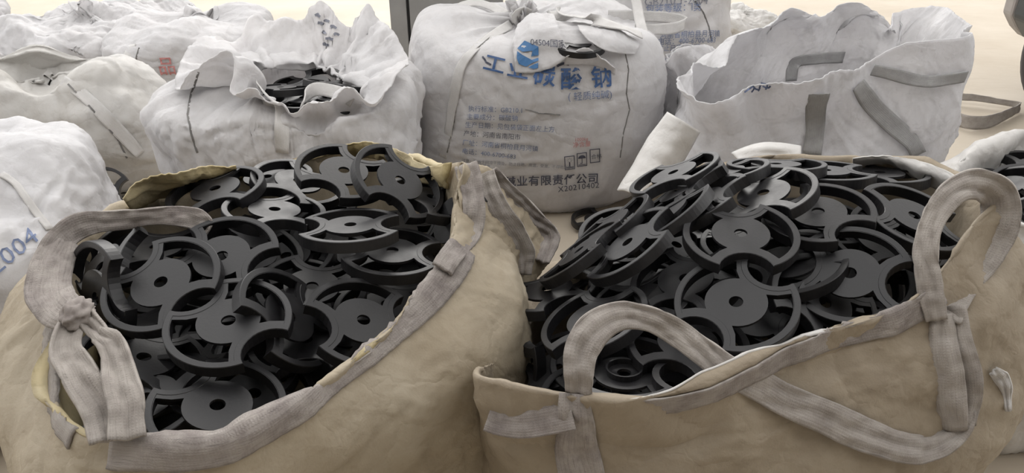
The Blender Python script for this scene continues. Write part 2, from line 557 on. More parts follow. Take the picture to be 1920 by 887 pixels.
def band_on(b, name, j0, j1, row0, row1, mat, parent, off=0.004, thick=0.004, rowoff=None):
    """a band sewn to the sheet between two rows of it, columns j0..j1"""
    js = np.arange(j0, j1 + 1) % b.nu
    rows = np.arange(row0, row1 + 1)
    G = (b.X + b.n * off * b.sgn)[np.ix_(rows, js)]
    nr, nc = G.shape[:2]
    verts = G.reshape(-1, 3)
    faces = [(i * nc + j, i * nc + j + 1, (i + 1) * nc + j + 1, (i + 1) * nc + j) for i in range(nr - 1) for j in range(nc - 1)]
    o = mesh_obj(name, verts, faces, mat, parent)
    uvl = o.data.uv_layers.new(name='UVMap')
    mid = G[nr // 2]
    dist = np.concatenate([[0], np.cumsum(np.linalg.norm(np.diff(mid, axis=0), axis=1))])
    vi = np.zeros(len(o.data.loops), dtype=np.int32); o.data.loops.foreach_get('vertex_index', vi)
    uv = np.stack([(vi // nc) / max(1, nr - 1), dist[vi % nc]], 1).astype(np.float32)
    uvl.data.foreach_set('uv', uv.ravel())
    so = o.modifiers.new('webbing_thickness', 'SOLIDIFY'); so.thickness = thick; so.offset = 0
    return o

def patch(name, ctrl, nu, nv, mat, parent, disp=0.008, freq=9.0, seed=4, slack=0.05, iters=60, thick=0.003, k=0.05):
    """an open piece of cloth through a control net (rows x cols x 3)"""
    ctrl = np.asarray(ctrl, float)
    R = np.stack([catmull(r, np.linspace(0, ctrl.shape[1] - 1 - 1e-9, nu), False) for r in ctrl])
    P = np.stack([catmull(R[:, j], np.linspace(0, ctrl.shape[0] - 1 - 1e-9, nv), False) for j in range(nu)], 1)
    n = grid_normals(P, False)
    D = disp * (vnoise(P * freq, seed) + 0.6 * ridged(P * freq * 1.8, seed + 1))
    T = P + n * D[..., None] * 0.6
    f = np.full(P.shape[:2], slack)
    X = relax(P + n * D[..., None], T, f, f, iters, k, closed=False)
    verts = X.reshape(-1, 3)
    faces = [(i * nu + j, i * nu + j + 1, (i + 1) * nu + j + 1, (i + 1) * nu + j) for i in range(nv - 1) for j in range(nu - 1)]
    o = mesh_obj(name, verts, faces, mat, parent)
    so = o.modifiers.new('cloth_thickness', 'SOLIDIFY'); so.thickness = thick; so.offset = 0
    b = Sheet(); b.X = X; b.obj = o
    b.bvh = BVHTree.FromPolygons([tuple(v) for v in verts], faces)
    return b

def col_near(b, p, rows=slice(None)):
    """column of the sheet nearest a point"""
    d = np.linalg.norm(b.X[rows] - np.asarray(p), axis=2)
    return int(np.unravel_index(np.argmin(d), d.shape)[1])

def line_on(b, name, pix, width, mat, parent, off=0.003):
    """thin seam line lying on a sheet through sighted points"""
    pts = []
    for a, c in zip(pix[:-1], pix[1:]):
        for t in np.linspace(0, 1, 10, endpoint=False):
            p = hit(b, a[0] + (c[0] - a[0]) * t, a[1] + (c[1] - a[1]) * t, off)
            if p is not None: pts.append(p)
    if len(pts) < 3: return None
    pts = np.array(pts)
    c = CAM - pts.mean(0)
    tang = np.gradient(pts, axis=0)
    ac = np.cross(tang, c); ac /= np.linalg.norm(ac, axis=1, keepdims=True) + 1e-9
    G = np.stack([pts - ac * width / 2, pts + ac * width / 2], 1)
    n = len(pts)
    return mesh_obj(name, G.reshape(-1, 3), [(2 * i, 2 * i + 1, 2 * i + 3, 2 * i + 2) for i in range(n - 1)], mat, parent)

# ------------------------------------------------------------------ printed lettering
def text_polys(s, size, spacing=1.0, bold=0.0, align='LEFT'):
    cu = bpy.data.curves.new('print_tmp', 'FONT')
    cu.body = s; cu.size = size; cu.space_character = spacing; cu.align_x = align
    cu.resolution_u = 2; cu.offset = bold
    o = bpy.data.objects.new('print_tmp', cu); COL.objects.link(o)
    dg = bpy.context.evaluated_depsgraph_get(); dg.update()
    me = bpy.data.meshes.new_from_object(o.evaluated_get(dg))
    V = np.array([v.co[:] for v in me.vertices]) if len(me.vertices) else np.zeros((0, 3))
    Fc = [tuple(p.vertices) for p in me.polygons]
    bpy.data.objects.remove(o); bpy.data.curves.remove(cu); bpy.data.meshes.remove(me)
    return V, Fc

def print_on(b, name, V, Fc, origin, right, up, into, mat, parent, off=0.0055, sag=0.0):
    """lay flat shapes on a sheet: origin/right/up span the print, thrown along 'into'"""
    if not len(V): return None
    bm_ = bmesh.new()
    vs = [bm_.verts.new((v[0], v[1], 0)) for v in V]
    for f in Fc:
        try: bm_.faces.new([vs[i] for i in f])
        except ValueError: pass
    long_e = [e for e in bm_.edges if e.calc_length() > 0.014]
    if long_e:
        bmesh.ops.subdivide_edges(bm_, edges=long_e, cuts=2)
    bmesh.ops.triangulate(bm_, faces=bm_.faces[:])
    origin = np.asarray(origin, float); right = np.asarray(right, float); up = np.asarray(up, float); into = np.asarray(into, float)
    right /= np.linalg.norm(right); up /= np.linalg.norm(up); into /= np.linalg.norm(into)
    bad = []
    for v in bm_.verts:
        s = origin + right * v.co.x + up * v.co.y - into * 1.5
        loc, nrm, idx, d = b.bvh.ray_cast(Vector(s), Vector(into))
        if loc is None:
            bad.append(v); continue
        if nrm.dot(Vector(into)) > 0: nrm = -nrm
        v.co = loc - Vector(into) * (off * 1.7)
    bmesh.ops.delete(bm_, geom=bad, context='VERTS')
    me = bpy.data.meshes.new(name); bm_.to_mesh(me); bm_.free()
    me.materials.append(mat)
    return link(bpy.data.objects.new(name, me), parent)

# ------------------------------------------------------------------ the black discs
DR = 0.1175
def disc_mesh():
    R = DR
    bm_ = bmesh.new()
    cn, rn = 1.03 * R, 0.46 * R
    def contour(t):
        Rr, r = R - t, rn + t
        cb = (Rr ** 2 + cn ** 2 - r ** 2) / (2 * Rr * cn)
        be = math.acos(cb)
        pts = []
        for k in range(25):
            a = be + (math.pi - 2 * be) * k / 24
            pts.append((Rr * math.cos(a), Rr * math.sin(a)))
        # notch at -x: from its upper horn round to the lower horn
        px, py = pts[-1]
        g = math.atan2(py, px + cn)
        for k in range(1, 13):
            a = g + (-g - g) * k / 12
            pts.append((-cn + r * math.cos(a), r * math.sin(a)))
        for k in range(1, 25):
            a = math.pi + be + (math.pi - 2 * be) * k / 24
            pts.append((Rr * math.cos(a), Rr * math.sin(a)))
        px, py = pts[-1]
        g = math.atan2(py, px - cn)     # about -120 deg
        g2 = 2 * math.pi + g if g > 0 else g
        for k in range(1, 12):
            a = g2 + (-2 * math.pi - 2 * g2) * k / 12
            pts.append((cn + r * math.cos(a), r * math.sin(a)))
        return pts
    t = 0.013
    o0, o1 = contour(0.0), contour(0.0012)
    i1, i0 = contour(t - 0.001), contour(t)
    n = len(o0)
    hgt = 0.025
    loops = []
    for pts, z in ((o0, -hgt), (o0, -0.0014), (o1, 0.0), (i1, 0.0), (i0, -0.0012), (i0, -hgt)):
        loops.append([bm_.verts.new((x, y, z)) for x, y in pts])
    for a, b in zip(loops, loops[1:] + loops[:1]):
        for k in range(n):
            bm_.faces.new((a[k], a[(k + 1) % n], b[(k + 1) % n], b[k]))
    # plate with two windows and a centre hole
    zt, zb = -0.0008, -0.0065
    hub = 0.5 * R
    win = []
    for sgn in (1, -1):
        w = []
        Ra = R - t - 0.0005
        th = math.radians(38.5)
        for k in range(15):
            a = th + (math.pi - 2 * th) * k / 14
            w.append((Ra * math.cos(a), Ra * math.sin(a)))
        h2 = math.radians(32)
        w.append((-0.66 * R * math.cos(math.radians(38)), 0.66 * R * math.sin(math.radians(38))))
        for k in range(13):
            a = math.pi - h2 - (math.pi - 2 * h2) * k / 12
            w.append((hub * math.cos(a), hub * math.sin(a)))
        w.append((0.66 * R * math.cos(math.radians(38)), 0.66 * R * math.sin(math.radians(38))))
        win.append([(x * sgn, y * sgn) for x, y in w])
    hole = [(0.115 * R * math.cos(a), 0.115 * R * math.sin(a)) for a in np.linspace(0, 2 * math.pi, 18, endpoint=False)]
    outer = contour(t - 0.002)
    b2 = bmesh.new()
    for pts in [outer, hole] + win:
        vs = [b2.verts.new((x, y, zt)) for x, y in pts]
        for k in range(len(vs)):
            b2.edges.new((vs[k], vs[(k + 1) % len(vs)]))
    bmesh.ops.triangle_fill(b2, use_beauty=True, use_dissolve=False, edges=b2.edges[:], normal=(0, 0, 1))
    bmesh.ops.recalc_face_normals(b2, faces=b2.faces)
    top = b2.faces[:]
    r = bmesh.ops.extrude_face_region(b2, geom=top)
    vs = [g for g in r['geom'] if isinstance(g, bmesh.types.BMVert)]
    bmesh.ops.translate(b2, verts=vs, vec=(0, 0, zb - zt))
    # short collar under the hub
    for (ra, rb, z1) in ((0.30 * R, 0.27 * R, -0.018),):
        ls = []
        for rad, z in ((ra, zb), (ra, z1), (rb, z1), (rb, zb)):
            ls.append([b2.verts.new((rad * math.cos(a), rad * math.sin(a), z)) for a in np.linspace(0, 2 * math.pi, 28, endpoint=False)])
        for a, b in zip(ls[:-1], ls[1:]):
            for k in range(28):
                b2.faces.new((a[k], a[(k + 1) % 28], b[(k + 1) % 28], b[k]))
    me2 = bpy.data.meshes.new('t'); b2.to_mesh(me2); b2.free()
    bm_.from_mesh(me2); bpy.data.meshes.remove(me2)
    bmesh.ops.recalc_face_normals(bm_, faces=bm_.faces)
    me = bpy.data.meshes.new('plastic_disc')
    bm_.to_mesh(me); bm_.free()
    me.materials.append(M['plastic'])
    return me

DISC = disc_mesh()
N_DISC = [0]
def disc(mat4, label, group):
    o = bpy.data.objects.new('plastic_disc', DISC)
    COL.objects.link(o)
    o.matrix_world = mat4
    tag(o, label, 'disc', group)
    N_DISC[0] += 1
    return o

def frame(p, n, e):
    n = np.asarray(n, float); n /= np.linalg.norm(n)
    e = np.asarray(e, float); e = e - n * e.dot(n); e /= np.linalg.norm(e)
    f = np.cross(n, e)
    return Matrix(((e[0], f[0], n[0], p[0]), (e[1], f[1], n[1], p[1]), (e[2], f[2], n[2], p[2]), (0, 0, 0, 1)))

UPV = np.array([0, SP, CP]); RTV = np.array([1.0, 0, 0])
def disc_at(x, y, z, ratio, phi, notch, label, group, up=1, flip=False):
    """pose a disc from how its circle reads in the view: centre, height, roundness, slant, notch bearing"""
    r = ray(x, y)
    p = CAM + r * ((z - CAMZ) / r[2])
    v = r / np.linalg.norm(r)
    ph = math.radians(phi)
    m = -math.sin(ph) * RTV + math.cos(ph) * UPV
    m = m - v * m.dot(v); m /= np.linalg.norm(m)
    n = -v * ratio + m * up * math.sqrt(max(0, 1 - ratio * ratio))
    ps = math.radians(notch)
    d = math.cos(ps) * RTV + math.sin(ps) * UPV
    e = d - v * d.dot(n) / v.dot(n)
    if flip: n = -n
    return disc(frame(p, n, e), label, group)
#==PART2==
# ================================================================== BACKGROUND: cabinet, vehicle
cab = tag(empty('steel_cabinet', (-0.43, 5.15, 0)), 'tall grey painted steel cabinet behind the printed white bag', 'cabinet')
def cab_part(name, lo, hi, mat, bevel=0.004):
    b_ = bmesh.new(); box(b_, [lo[i] - (-0.43, 5.15, 0)[i] for i in range(3)], [hi[i] - (-0.43, 5.15, 0)[i] for i in range(3)])
    return bm_obj(name, b_, mat, cab, bevel=bevel)
cab_part('side_post', (-0.805, 5.0, 0), (-0.695, 5.35, 2.1), M['steel'])
cab_part('door_gap', (-0.695, 5.02, 0.02), (-0.675, 5.34, 2.08), M['gap'], 0)  # near-black strip standing in for the shade of the open gap
cab_part('door_panel', (-0.675, 5.0, 0.0), (-0.06, 5.35, 2.1), M['steel'])

veh = tag(empty('parked_vehicle', (3.13, 4.8, 0)), 'dark parked vehicle corner with grey bumper at the right edge', 'vehicle')
def sweep(name, prof, y0, y1, mat, rnd=0.12, nseg=10):
    """profile in x,z extruded along y"""
    b_ = bmesh.new()
    a = [b_.verts.new((x, y0, z)) for x, z in prof]; c = [b_.verts.new((x, y1, z)) for x, z in prof]
    n = len(prof)
    for k in range(n):
        b_.faces.new((a[k], a[(k + 1) % n], c[(k + 1) % n], c[k]))
    b_.faces.new(a); b_.faces.new(c)
    return bm_obj(name, b_, mat, veh, bevel=0.02)
VX = -0.02
sweep('bumper', [(VX, 1.0), (VX - 0.02, 0.62), (VX - 0.015, 0.52), (VX + 0.05, 0.44), (VX + 0.12, 0.385), (VX + 0.2, 0.36), (VX + 0.2, 1.0)], -0.11, 0.0, M['veh_grey'])
sweep('body', [(VX + 0.0, 1.3), (VX - 0.015, 0.52), (VX + 0.08, 0.40), (VX + 0.22, 0.34), (1.5, 0.34), (1.5, 1.3)], -3.25, -0.112, M['veh_dark'])
def wheel(y):
    b_ = bmesh.new()
    prof = [(0.0, 0.17), (0.0, 0.27), (0.02, 0.32), (0.06, 0.335), (0.16, 0.335), (0.2, 0.32), (0.22, 0.27), (0.22, 0.17)]
    rr = []
    for x, r in prof:
        rr.append([b_.verts.new((0.13 + x, y + r * math.cos(a), 0.337 + r * math.sin(a))) for a in np.linspace(0, 2 * math.pi, 32, endpoint=False)])
    for a, c in zip(rr[:-1], rr[1:]):
        for k in range(32):
            b_.faces.new((a[k], a[(k + 1) % 32], c[(k + 1) % 32], c[k]))
    w_ = bm_obj('wheel', b_, M['tyre'], veh, True)
    b_ = bmesh.new()
    bmesh.ops.create_cone(b_, cap_ends=True, segments=24, radius1=0.17, radius2=0.15, depth=0.05, matrix=Matrix.Translation((0.15, y, 0.337)) @ Matrix.Rotation(math.radians(-90), 4, 'Y'))
    bm_obj('hub_cap', b_, M['veh_grey'], w_)
wheel(-0.36); wheel(-2.6)

# ================================================================== WHITE BAGS BEHIND
def full_bag(name, label, c, half, rot, h, mat, neck, neck_r, seed, top=0.8, slack=(0.03, 0.03), disp=0.014, freq=4.5,
             nu=200, belly=1.06, cat='bulk bag', lean=(0, 0), thick=0.003, iters=60, group=None, fold=0.0, neck_up=0.1, crease=0.008, big=0.0, topsc=0.97):
    """a filled bag: shoulders, gathered neck at the top"""
    root = tag(empty(name, (c[0], c[1], 0)), label, cat, group)
    K = 20
    ang = np.linspace(0, 2 * np.pi, K, endpoint=False)
    rings = []
    def ring(z, sc, bl=1.0, r=0.1, ctr=None):
        f = foot(c, (half[0] * sc, half[1] * sc), rot, ang)
        cc = np.array(ctr if ctr is not None else c)
        g = cc[None, :] + r * np.stack([np.cos(ang), np.sin(ang)], 1)
        xy = f * bl + g * (1 - bl)
        k = z / h
        xy = xy + np.array(lean)[None, :] * k
        return np.column_stack([xy, np.full(K, z) + (0.03 * np.sin(ang * 3 + seed) if z > 0.3 * h else 0)])
    nx = (neck[0], neck[1])
    rings.append(ring(neck[2] + neck_up, 1, 0, neck_r * (1.25 if neck_up > 0 else 0.25), nx))
    rings.append(ring(neck[2], 1, 0.0, neck_r, nx))
    rings.append(ring(neck[2] * 0.45 + h * top * 0.55 + 0.02, topsc * 0.93, 0.55, neck_r, nx))
    rings.append(ring(h * top, topsc, 0.97, neck_r, nx))
    rings.append(ring(h * 0.62, belly))
    rings.append(ring(h * 0.35, belly * 1.015))
    rings.append(ring(h * 0.1, 0.98))
    rings.append(ring(0.004, 0.86))
    loc = np.array([c[0], c[1], 0])
    b = cloth_bag('bag_body', rings, [6, 10, 14, 14, 16, 14, 10], nu, mat, None, slack, disp, freq, seed, iters, fold=fold, crease=crease, big=big)
    b.obj.parent = root; b.obj.matrix_parent_inverse = Matrix.Translation(-Vector(loc))
    b.root = root
    return b

def P_(o, b):
    """make o a part of the bag b keeping its place"""
    if o is None: return None
    o.parent = b.root
    o.matrix_parent_inverse = Matrix.Translation(-b.root.location)
    return o

def open_bag(name, label, rim, c, half, rot, profile, counts, mat, seed, inner=None, nu=220, slack=(0.03, 0.025), disp=0.01,
             freq=5.5, iters=70, k=0.04, fold=0.0, foldfreq=8, cat='bulk bag', e=3.2, crease=0.007, big=0.0):
    root = tag(empty(name, (c[0], c[1], 0)), label, cat)
    rings = auto_rings(rim, c, half, rot, profile, inner, e)
    b = cloth_bag('bag_body', rings, counts, nu, mat, None, slack, disp, freq, seed, iters, k, fold=fold, foldfreq=foldfreq, crease=crease, big=big)
    b.root = root
    P_(b.obj, b)
    return b

# ---- printed bag in the middle
mid = full_bag('bulk_bag', 'full white bag with large blue printed lettering in the middle of the picture', (0.11, 3.5), (0.555, 0.50), 0.05, 0.92,
               M['white'], (0.05, 3.42, 0.80), 0.05, 11, top=0.84, fold=0.035, neck_up=0.07, slack=(0.02, 0.035), disp=0.016, freq=3.6, nu=340, belly=1.06, iters=80, crease=0.006, big=0.014)

def text_line(b, name, s, x, y, size, mat, into=(0, 1, 0), tilt=0.0, spacing=1.0, bold=0.0, squash=1.0, up=(0, 0, 1), right=(1, 0, 0)):
    p = hit(b, x, y)
    if p is None: return None
    V, Fc = text_polys(s, size, spacing, bold)
    if len(V): V[:, 1] *= squash
    c_, s_ = math.cos(math.radians(tilt)), math.sin(math.radians(tilt))
    R_ = np.array(right, float); U_ = np.array(up, float)
    return P_(print_on(b, name, V, Fc, p, R_ * c_ + U_ * s_, U_ * c_ - R_ * s_, into, mat, None), b)

INTO = (0, 0.94, -0.34)
UPM = (0, 0.34, 0.94)
def mid_text(s, x, y, size, mat, tilt=0.0, spacing=1.0, bold=0.0, squash=1.0, name='printed_lettering'):
    o = text_line(mid, name, s, x, y, size, mat, INTO, tilt, spacing, bold, squash, UPM)
    return o
mid_text('工', 904, 128, 0.092, M['ink_blue'], -14, 1, 0.0016, 0.85)
mid_text('业', 949, 140, 0.092, M['ink_blue'], -10, 1, 0.0016, 0.85)
mid_text('碳', 998, 156, 0.092, M['ink_blue'], -4, 1, 0.0016)
mid_text('酸', 1050, 164, 0.092, M['ink_blue'], 1, 1, 0.0016)
mid_text('钠', 1108, 162, 0.092, M['ink_blue'], 5, 1, 0.0016)
mid_text('(', 1064, 187, 0.04, M['ink_mid'], 2)
mid_text('轻质纯碱)', 1075, 188, 0.038, M['ink_mid'], 4)
lines = ['执行标准：GB210.1', '主要成分：碳酸钠', '生产日期：见包装袋正面左上方', '产地：河南省南阳市', '厂址：河南省桐柏县月河镇', '电话：400-6700-683']
lx = [878, 875, 872, 869, 867, 866]
ly = [208, 223, 238, 254, 271, 287]
lt = [-2, -2, -3, -4, -5, -6]
for s, x, y, t in zip(lines, lx, ly, lt):
    mid_text(s, x, y, 0.027, M['ink_mid'] if s != '产地：河南省南阳市' else M['ink_dark'], t, 1.0)
mid_text('注意：存放于阴凉干燥处，防止日晒，高温，受潮，不得雨淋破损', 866, 303, 0.017, M['ink_grey'], -4)
mid_text('装卸时轻拿轻放', 868, 311, 0.017, M['ink_grey'], -4)
mid_text('净含量', 1074, 276, 0.026, M['ink_red'], 4)
mid_text('1000kg', 1077, 265, 0.02, M['ink_red'], 4)
mid_text('碱业有限责任公司', 946, 348, 0.051, M['ink_dark'], 2, 1.06, 0.0006)
mid_text('X20210402', 1046, 360, 0.038, M['ink_dark'], 6, 1.05)

def shape_print(b, name, polys, x, y, mat, into=INTO, tilt=0.0, up=UPM):
    p = hit(b, x, y)
    if p is None: return None
    V, Fc = [], []
    for poly in polys:
        n0 = len(V); V += [(a, c, 0) for a, c in poly]; Fc.append(tuple(range(n0, n0 + len(poly))))
    c_, s_ = math.cos(math.radians(tilt)), math.sin(math.radians(tilt))
    R_ = np.array((1.0, 0, 0)); U_ = np.array(up, float)
    return P_(print_on(b, name, np.array(V, float), Fc, p, R_ * c_ + U_ * s_, U_ * c_ - R_ * s_, into, mat, None, 0.0038), b)

def rect(x0, y0, x1, y1): return [(x0, y0), (x1, y0), (x1, y1), (x0, y1)]
def frame_polys(w, h, t): return [rect(0, 0, w, t), rect(0, h - t, w, h), rect(0, t, t, h - t), rect(w - t, t, w, h - t)]
# logo: blue shield with a white zigzag left open between its three pieces
def LOGO_ON(sheet): return shape_print(sheet, 'printed_logo', [
    [(0.0, 0.075), (0.028, 0.108), (0.085, 0.085), (0.088, 0.052), (0.058, 0.045), (0.062, 0.068), (0.022, 0.062)],
    [(0.0, 0.064), (0.022, 0.050), (0.060, 0.032), (0.088, 0.042), (0.088, 0.030), (0.064, 0.020), (0.040, 0.004), (0.010, 0.012), (0.0, 0.035)],
    [(0.048, 0.002), (0.070, 0.014), (0.088, 0.022), (0.088, 0.0), (0.07, -0.004)]], 968, 126, M['logo'], tilt=-3)
for k, (x, y) in enumerate(((1059, 319), (1082, 313), (1106, 306))):
    polys = frame_polys(0.045, 0.062, 0.0035)
    if k == 0:
        polys += [rect(0.006, 0.008, 0.039, 0.012), [(0.02, 0.014), (0.025, 0.014), (0.025, 0.034), (0.02, 0.034)]]
        for a in range(0, 360, 45):
            ca, sa = math.cos(math.radians(a)), math.sin(math.radians(a))
            polys.append([(0.0225 + 0.006 * ca - 0.001 * sa, 0.042 + 0.006 * sa + 0.001 * ca), (0.0225 + 0.006 * ca + 0.001 * sa, 0.042 + 0.006 * sa - 0.001 * ca), (0.0225 + 0.014 * ca, 0.042 + 0.014 * sa)])
    elif k == 1:
        polys += [[(0.0225 + 0.017 * math.cos(a), 0.036 + 0.015 * math.sin(a)) for a in np.linspace(0, math.pi, 9)], rect(0.021, 0.016, 0.024, 0.036), rect(0.014, 0.013, 0.024, 0.016)]
        polys += [rect(0.006, 0.006, 0.039, 0.009)]
    shape_print(mid, 'printed_symbol', polys, x, y, M['ink_dark'], tilt=6)
mid_text('合格', 1108, 298, 0.024, M['ink_dark'], 6)
# dark line drawn as a fold's shade, strokes beside the logo, black specks
line_on(mid, 'seam', [(985, 45), (940, 85), (905, 105), (880, 125), (868, 160), (858, 210), (850, 270), (845, 300)], 0.012, M['seam_crease'], None) and None
for nm, pix, wd in (('side_seam', [(970, 40), (930, 62), (895, 92), (872, 122), (862, 160), (855, 205), (848, 250), (838, 290)], 0.006),
                    ('side_seam', [(1150, 80), (1172, 100), (1178, 130), (1174, 175), (1180, 205), (1168, 250), (1162, 300)], 0.005),
                    ('crease_shade', [(985, 205), (1010, 212), (1055, 215)], 0.005),  # crease shade drawn as a dark line on the cloth
                    ('print_stroke', [(905, 106), (912, 117), (922, 122)], 0.008),
                    ('print_stroke', [(1018, 120), (1020, 128), (1026, 131)], 0.008),
                    ('print_stroke', [(1044, 124), (1056, 119), (1068, 121)], 0.01)):
    P_(line_on(mid, nm, pix, wd, M['seam_crease'] if 'print' not in nm else M['ink_dark'], None), mid)
for o in list(bpy.data.objects):
    if o.name == 'seam': bpy.data.objects.remove(o)
#==PART3==
# piping band beside the seam
def strap_on(b, name, pix, width, mat, off=0.006, nw=6, seed=5, crumple=0.002, thick=0.004):
    pts, ac = [], []
    for x, y in pix:
        p = hit(b, x, y, off)
        if p is None: continue
        pts.append(p)
    pts = np.array(pts)
    T = np.gradient(pts, axis=0)
    nn = []
    for p in pts:
        loc, nrm, i, d = b.bvh.find_nearest(Vector(p))
        v = np.array(nrm); 
        if v.dot(CAM - p) < 0: v = -v
        nn.append(v)
    ac = np.cross(np.array(nn), T)
    return P_(ribbon(name, pts, width, ac, mat, None, thick, nw, 0.015, crumple, seed), b)

strap_on(mid, 'side_band', [(960, 45), (925, 66), (888, 96), (866, 124), (856, 160), (848, 205), (841, 250), (830, 295)], 0.045, M['webw'], 0.004, thick=0.002)
# torn top: flaps standing proud of the body, a disc added to darken the gap, loose lifting straps
def free(pix): return np.array([Y(*p) for p in pix])
def proud(b, rows, offs):
    out = []
    for r, of in zip(rows, offs):
        out.append([hit(b, x, y, o_) for (x, y), o_ in zip(r, of)])
    return out
fl = patch('torn_flap', proud(mid, [[(958, 92), (976, 62), (1004, 46), (1036, 50)], [(964, 112), (984, 88), (1016, 74), (1050, 78)], [(966, 136), (996, 137), (1032, 126), (1064, 108)]],
                              [[.02, .035, .05, .05], [.012, .03, .045, .05], [.004, .01, .02, .035]]), 30, 24, M['white'], None, 0.007, 10, 21)
P_(fl.obj, mid); fl.root = mid.root
f2 = patch('torn_flap', proud(mid, [[(1060, 104), (1092, 98), (1126, 106), (1148, 122)], [(1060, 112), (1092, 108), (1126, 115), (1150, 130)], [(1058, 122), (1092, 120), (1126, 126), (1152, 138)]],
                              [[.045, .055, .05, .03], [.03, .034, .03, .02], [.003, .003, .003, .003]]), 30, 20, M['white'], None, 0.004, 10, 22)
P_(f2.obj, mid)
f3 = patch('torn_flap', proud(mid, [[(1082, 56), (1120, 58), (1160, 66), (1196, 80)], [(1088, 74), (1122, 80), (1158, 86), (1192, 92)], [(1100, 90), (1128, 98), (1156, 102), (1186, 101)]],
                              [[.02, .02, .02, .01], [.035, .035, .03, .015], [.04, .04, .03, .012]]), 30, 20, M['white'], None, 0.006, 10, 23)
P_(f3.obj, mid)
V_, F_ = text_polys('04504国家标准', 0.034, 0.92)
LOGO_ON(fl)
P_(print_on(fl, 'printed_lettering', V_, F_, hit(fl, 994, 84), np.array((1.0, 0, 0)) * 0.99 - np.array(UPM) * 0.1, UPM, INTO, M['ink_dark'], None), mid)
def loose(b, name, pix, width, mat, across, seed=5, thick=0.004, crumple=0.003, nw=6, parent=True):
    pts = free(pix)
    o = ribbon(name, pts, width, across, mat, None, thick, nw, 0.012, crumple, seed)
    return P_(o, b) if parent else o
loose(mid, 'lifting_strap', [(1190, -20, 3.62), (1196, 20, 3.5), (1202, 48, 3.38), (1208, 74, 3.26), (1200, 86, 3.2), (1178, 84, 3.19), (1150, 76, 3.2), (1120, 64, 3.24)], 0.045, M['webw'], (0.6, 0.4, 0.5), 9)
loose(mid, 'lifting_strap', [(1140, 30, 3.62), (1200, 30, 3.6), (1245, 33, 3.62), (1272, 36, 3.62), (1284, 44, 3.6), (1268, 52, 3.52), (1230, 55, 3.47), (1190, 54, 3.42)], 0.05, M['webw'], (0, 0.2, 0.95), 10)
loose(mid, 'lifting_strap', [(846, 30, 3.62), (866, 10, 3.68), (895, 6, 3.7), (925, 14, 3.68), (946, 26, 3.62)], 0.06, M['webw'], (0.1, 0.9, 0.3), 12)
strap_on(mid, 'lifting_strap', [(1000, 30), (1035, 36), (1080, 44), (1125, 54), (1165, 66), (1198, 78)], [0.04, 0.07, 0.08, 0.08, 0.07, 0.05], M['webw'], 0.03)
strap_on(mid, 'neck_tie', [(968, 30), (980, 26), (994, 25), (1006, 30)], 0.05, M['cream'], 0.03)

# ---- printed bag half hidden behind the printed one
e_bag = full_bag('bulk_bag', 'white bag with faint blue print half hidden behind the printed bag', (0.78, 4.62), (0.46, 0.45), 0.1, 1.0, M['white'],
                 (0.78, 4.62, 1.0), 0.08, 31, top=0.85, slack=(0.02, 0.02), disp=0.012, nu=160, iters=40)
for s, x, y, sz, mt in (('GB210.1-2004', 1207, 12, 0.062, 'ink_grey'), ('包装等级：Ⅰ类', 1210, 24, 0.05, 'ink_mid'), ('河南省桐柏县月河镇', 1236, 72, 0.04, 'ink_mid'), ('电话：400-6700-683', 1232, 84, 0.04, 'ink_mid'), ('防止日晒、受潮', 1232, 96, 0.035, 'ink_mid')):
    text_line(e_bag, 'printed_lettering', s, x, y, sz, M[mt], INTO, 3, up=UPM)
shape_print(e_bag, 'printed_symbol', [[(0.05 + 0.045 * math.cos(a), 0.02 + 0.035 * math.sin(a)) for a in np.linspace(0, math.pi, 11)], rect(0.047, -0.03, 0.053, 0.02)], 1243, 122, M['ink_blue'])
P_(line_on(e_bag, 'side_seam', [(1302, 2), (1318, 24), (1328, 50), (1334, 80)], 0.01, M['seam_crease'], None), e_bag)

# ---- open white bag with discs, behind the left front bag
rim_c = [Y(332, 150, 2.56), Y(400, 118, 2.52), Y(455, 140, 2.47), Y(492, 165, 2.43), Y(535, 200, 2.41), Y(590, 214, 2.42), Y(650, 188, 2.44), Y(705, 168, 2.47), Y(765, 135, 2.62),
         Y(752, 85, 2.9), Y(716, 40, 3.08), Y(690, 8, 3.2), Y(660, 30, 3.16), Y(634, 40, 3.16), Y(606, 10, 3.24), Y(588, 34, 3.2), Y(560, 50, 3.18), Y(515, 55, 3.18), Y(472, 46, 3.18), Y(430, 66, 3.1), Y(372, 84, 2.95), Y(340, 110, 2.75)]
throat_c = [Y(465, 150, 2.62), Y(470, 155, 2.58), Y(480, 165, 2.55), Y(500, 178, 2.52), Y(540, 205, 2.48), Y(590, 215, 2.47), Y(640, 198, 2.50), Y(680, 180, 2.56), Y(690, 168, 2.62), Y(685, 160, 2.68), Y(640, 160, 2.74), Y(625, 150, 2.80),
            Y(615, 140, 2.85), Y(605, 132, 2.88), Y(598, 126, 2.90), Y(590, 124, 2.90), Y(565, 122, 2.90), Y(530, 122, 2.90), Y(500, 122, 2.88), Y(478, 126, 2.82), Y(468, 132, 2.75), Y(465, 142, 2.68)]
def ring_match(P, Q, n=88):
    """resample Q so that its points stay opposite those of P"""
    t = np.linspace(0, len(P), n, endpoint=False)
    return catmull(P, t, True), catmull(Q, t, True)
rc_, tc_ = ring_match(np.array(rim_c), np.array(throat_c))
rot_c = tag(empty('bulk_bag', (-0.86, 2.82, 0)), 'open white bag of black discs left of the printed bag', 'bulk bag')
ang_c = np.arctan2(rc_[:, 1] - 2.82, rc_[:, 0] + 0.86)
def foot_ring(z, sc, e=3.4):
    f = foot((-0.86, 2.82), (0.45 * sc, 0.43 * sc), 0.05, ang_c, e)
    return np.column_stack([f, np.full(len(f), z)])
sh_c = foot_ring(0.66, 1.0); sh_c[:, 2] = np.minimum(0.70, rc_[:, 2] - 0.07)
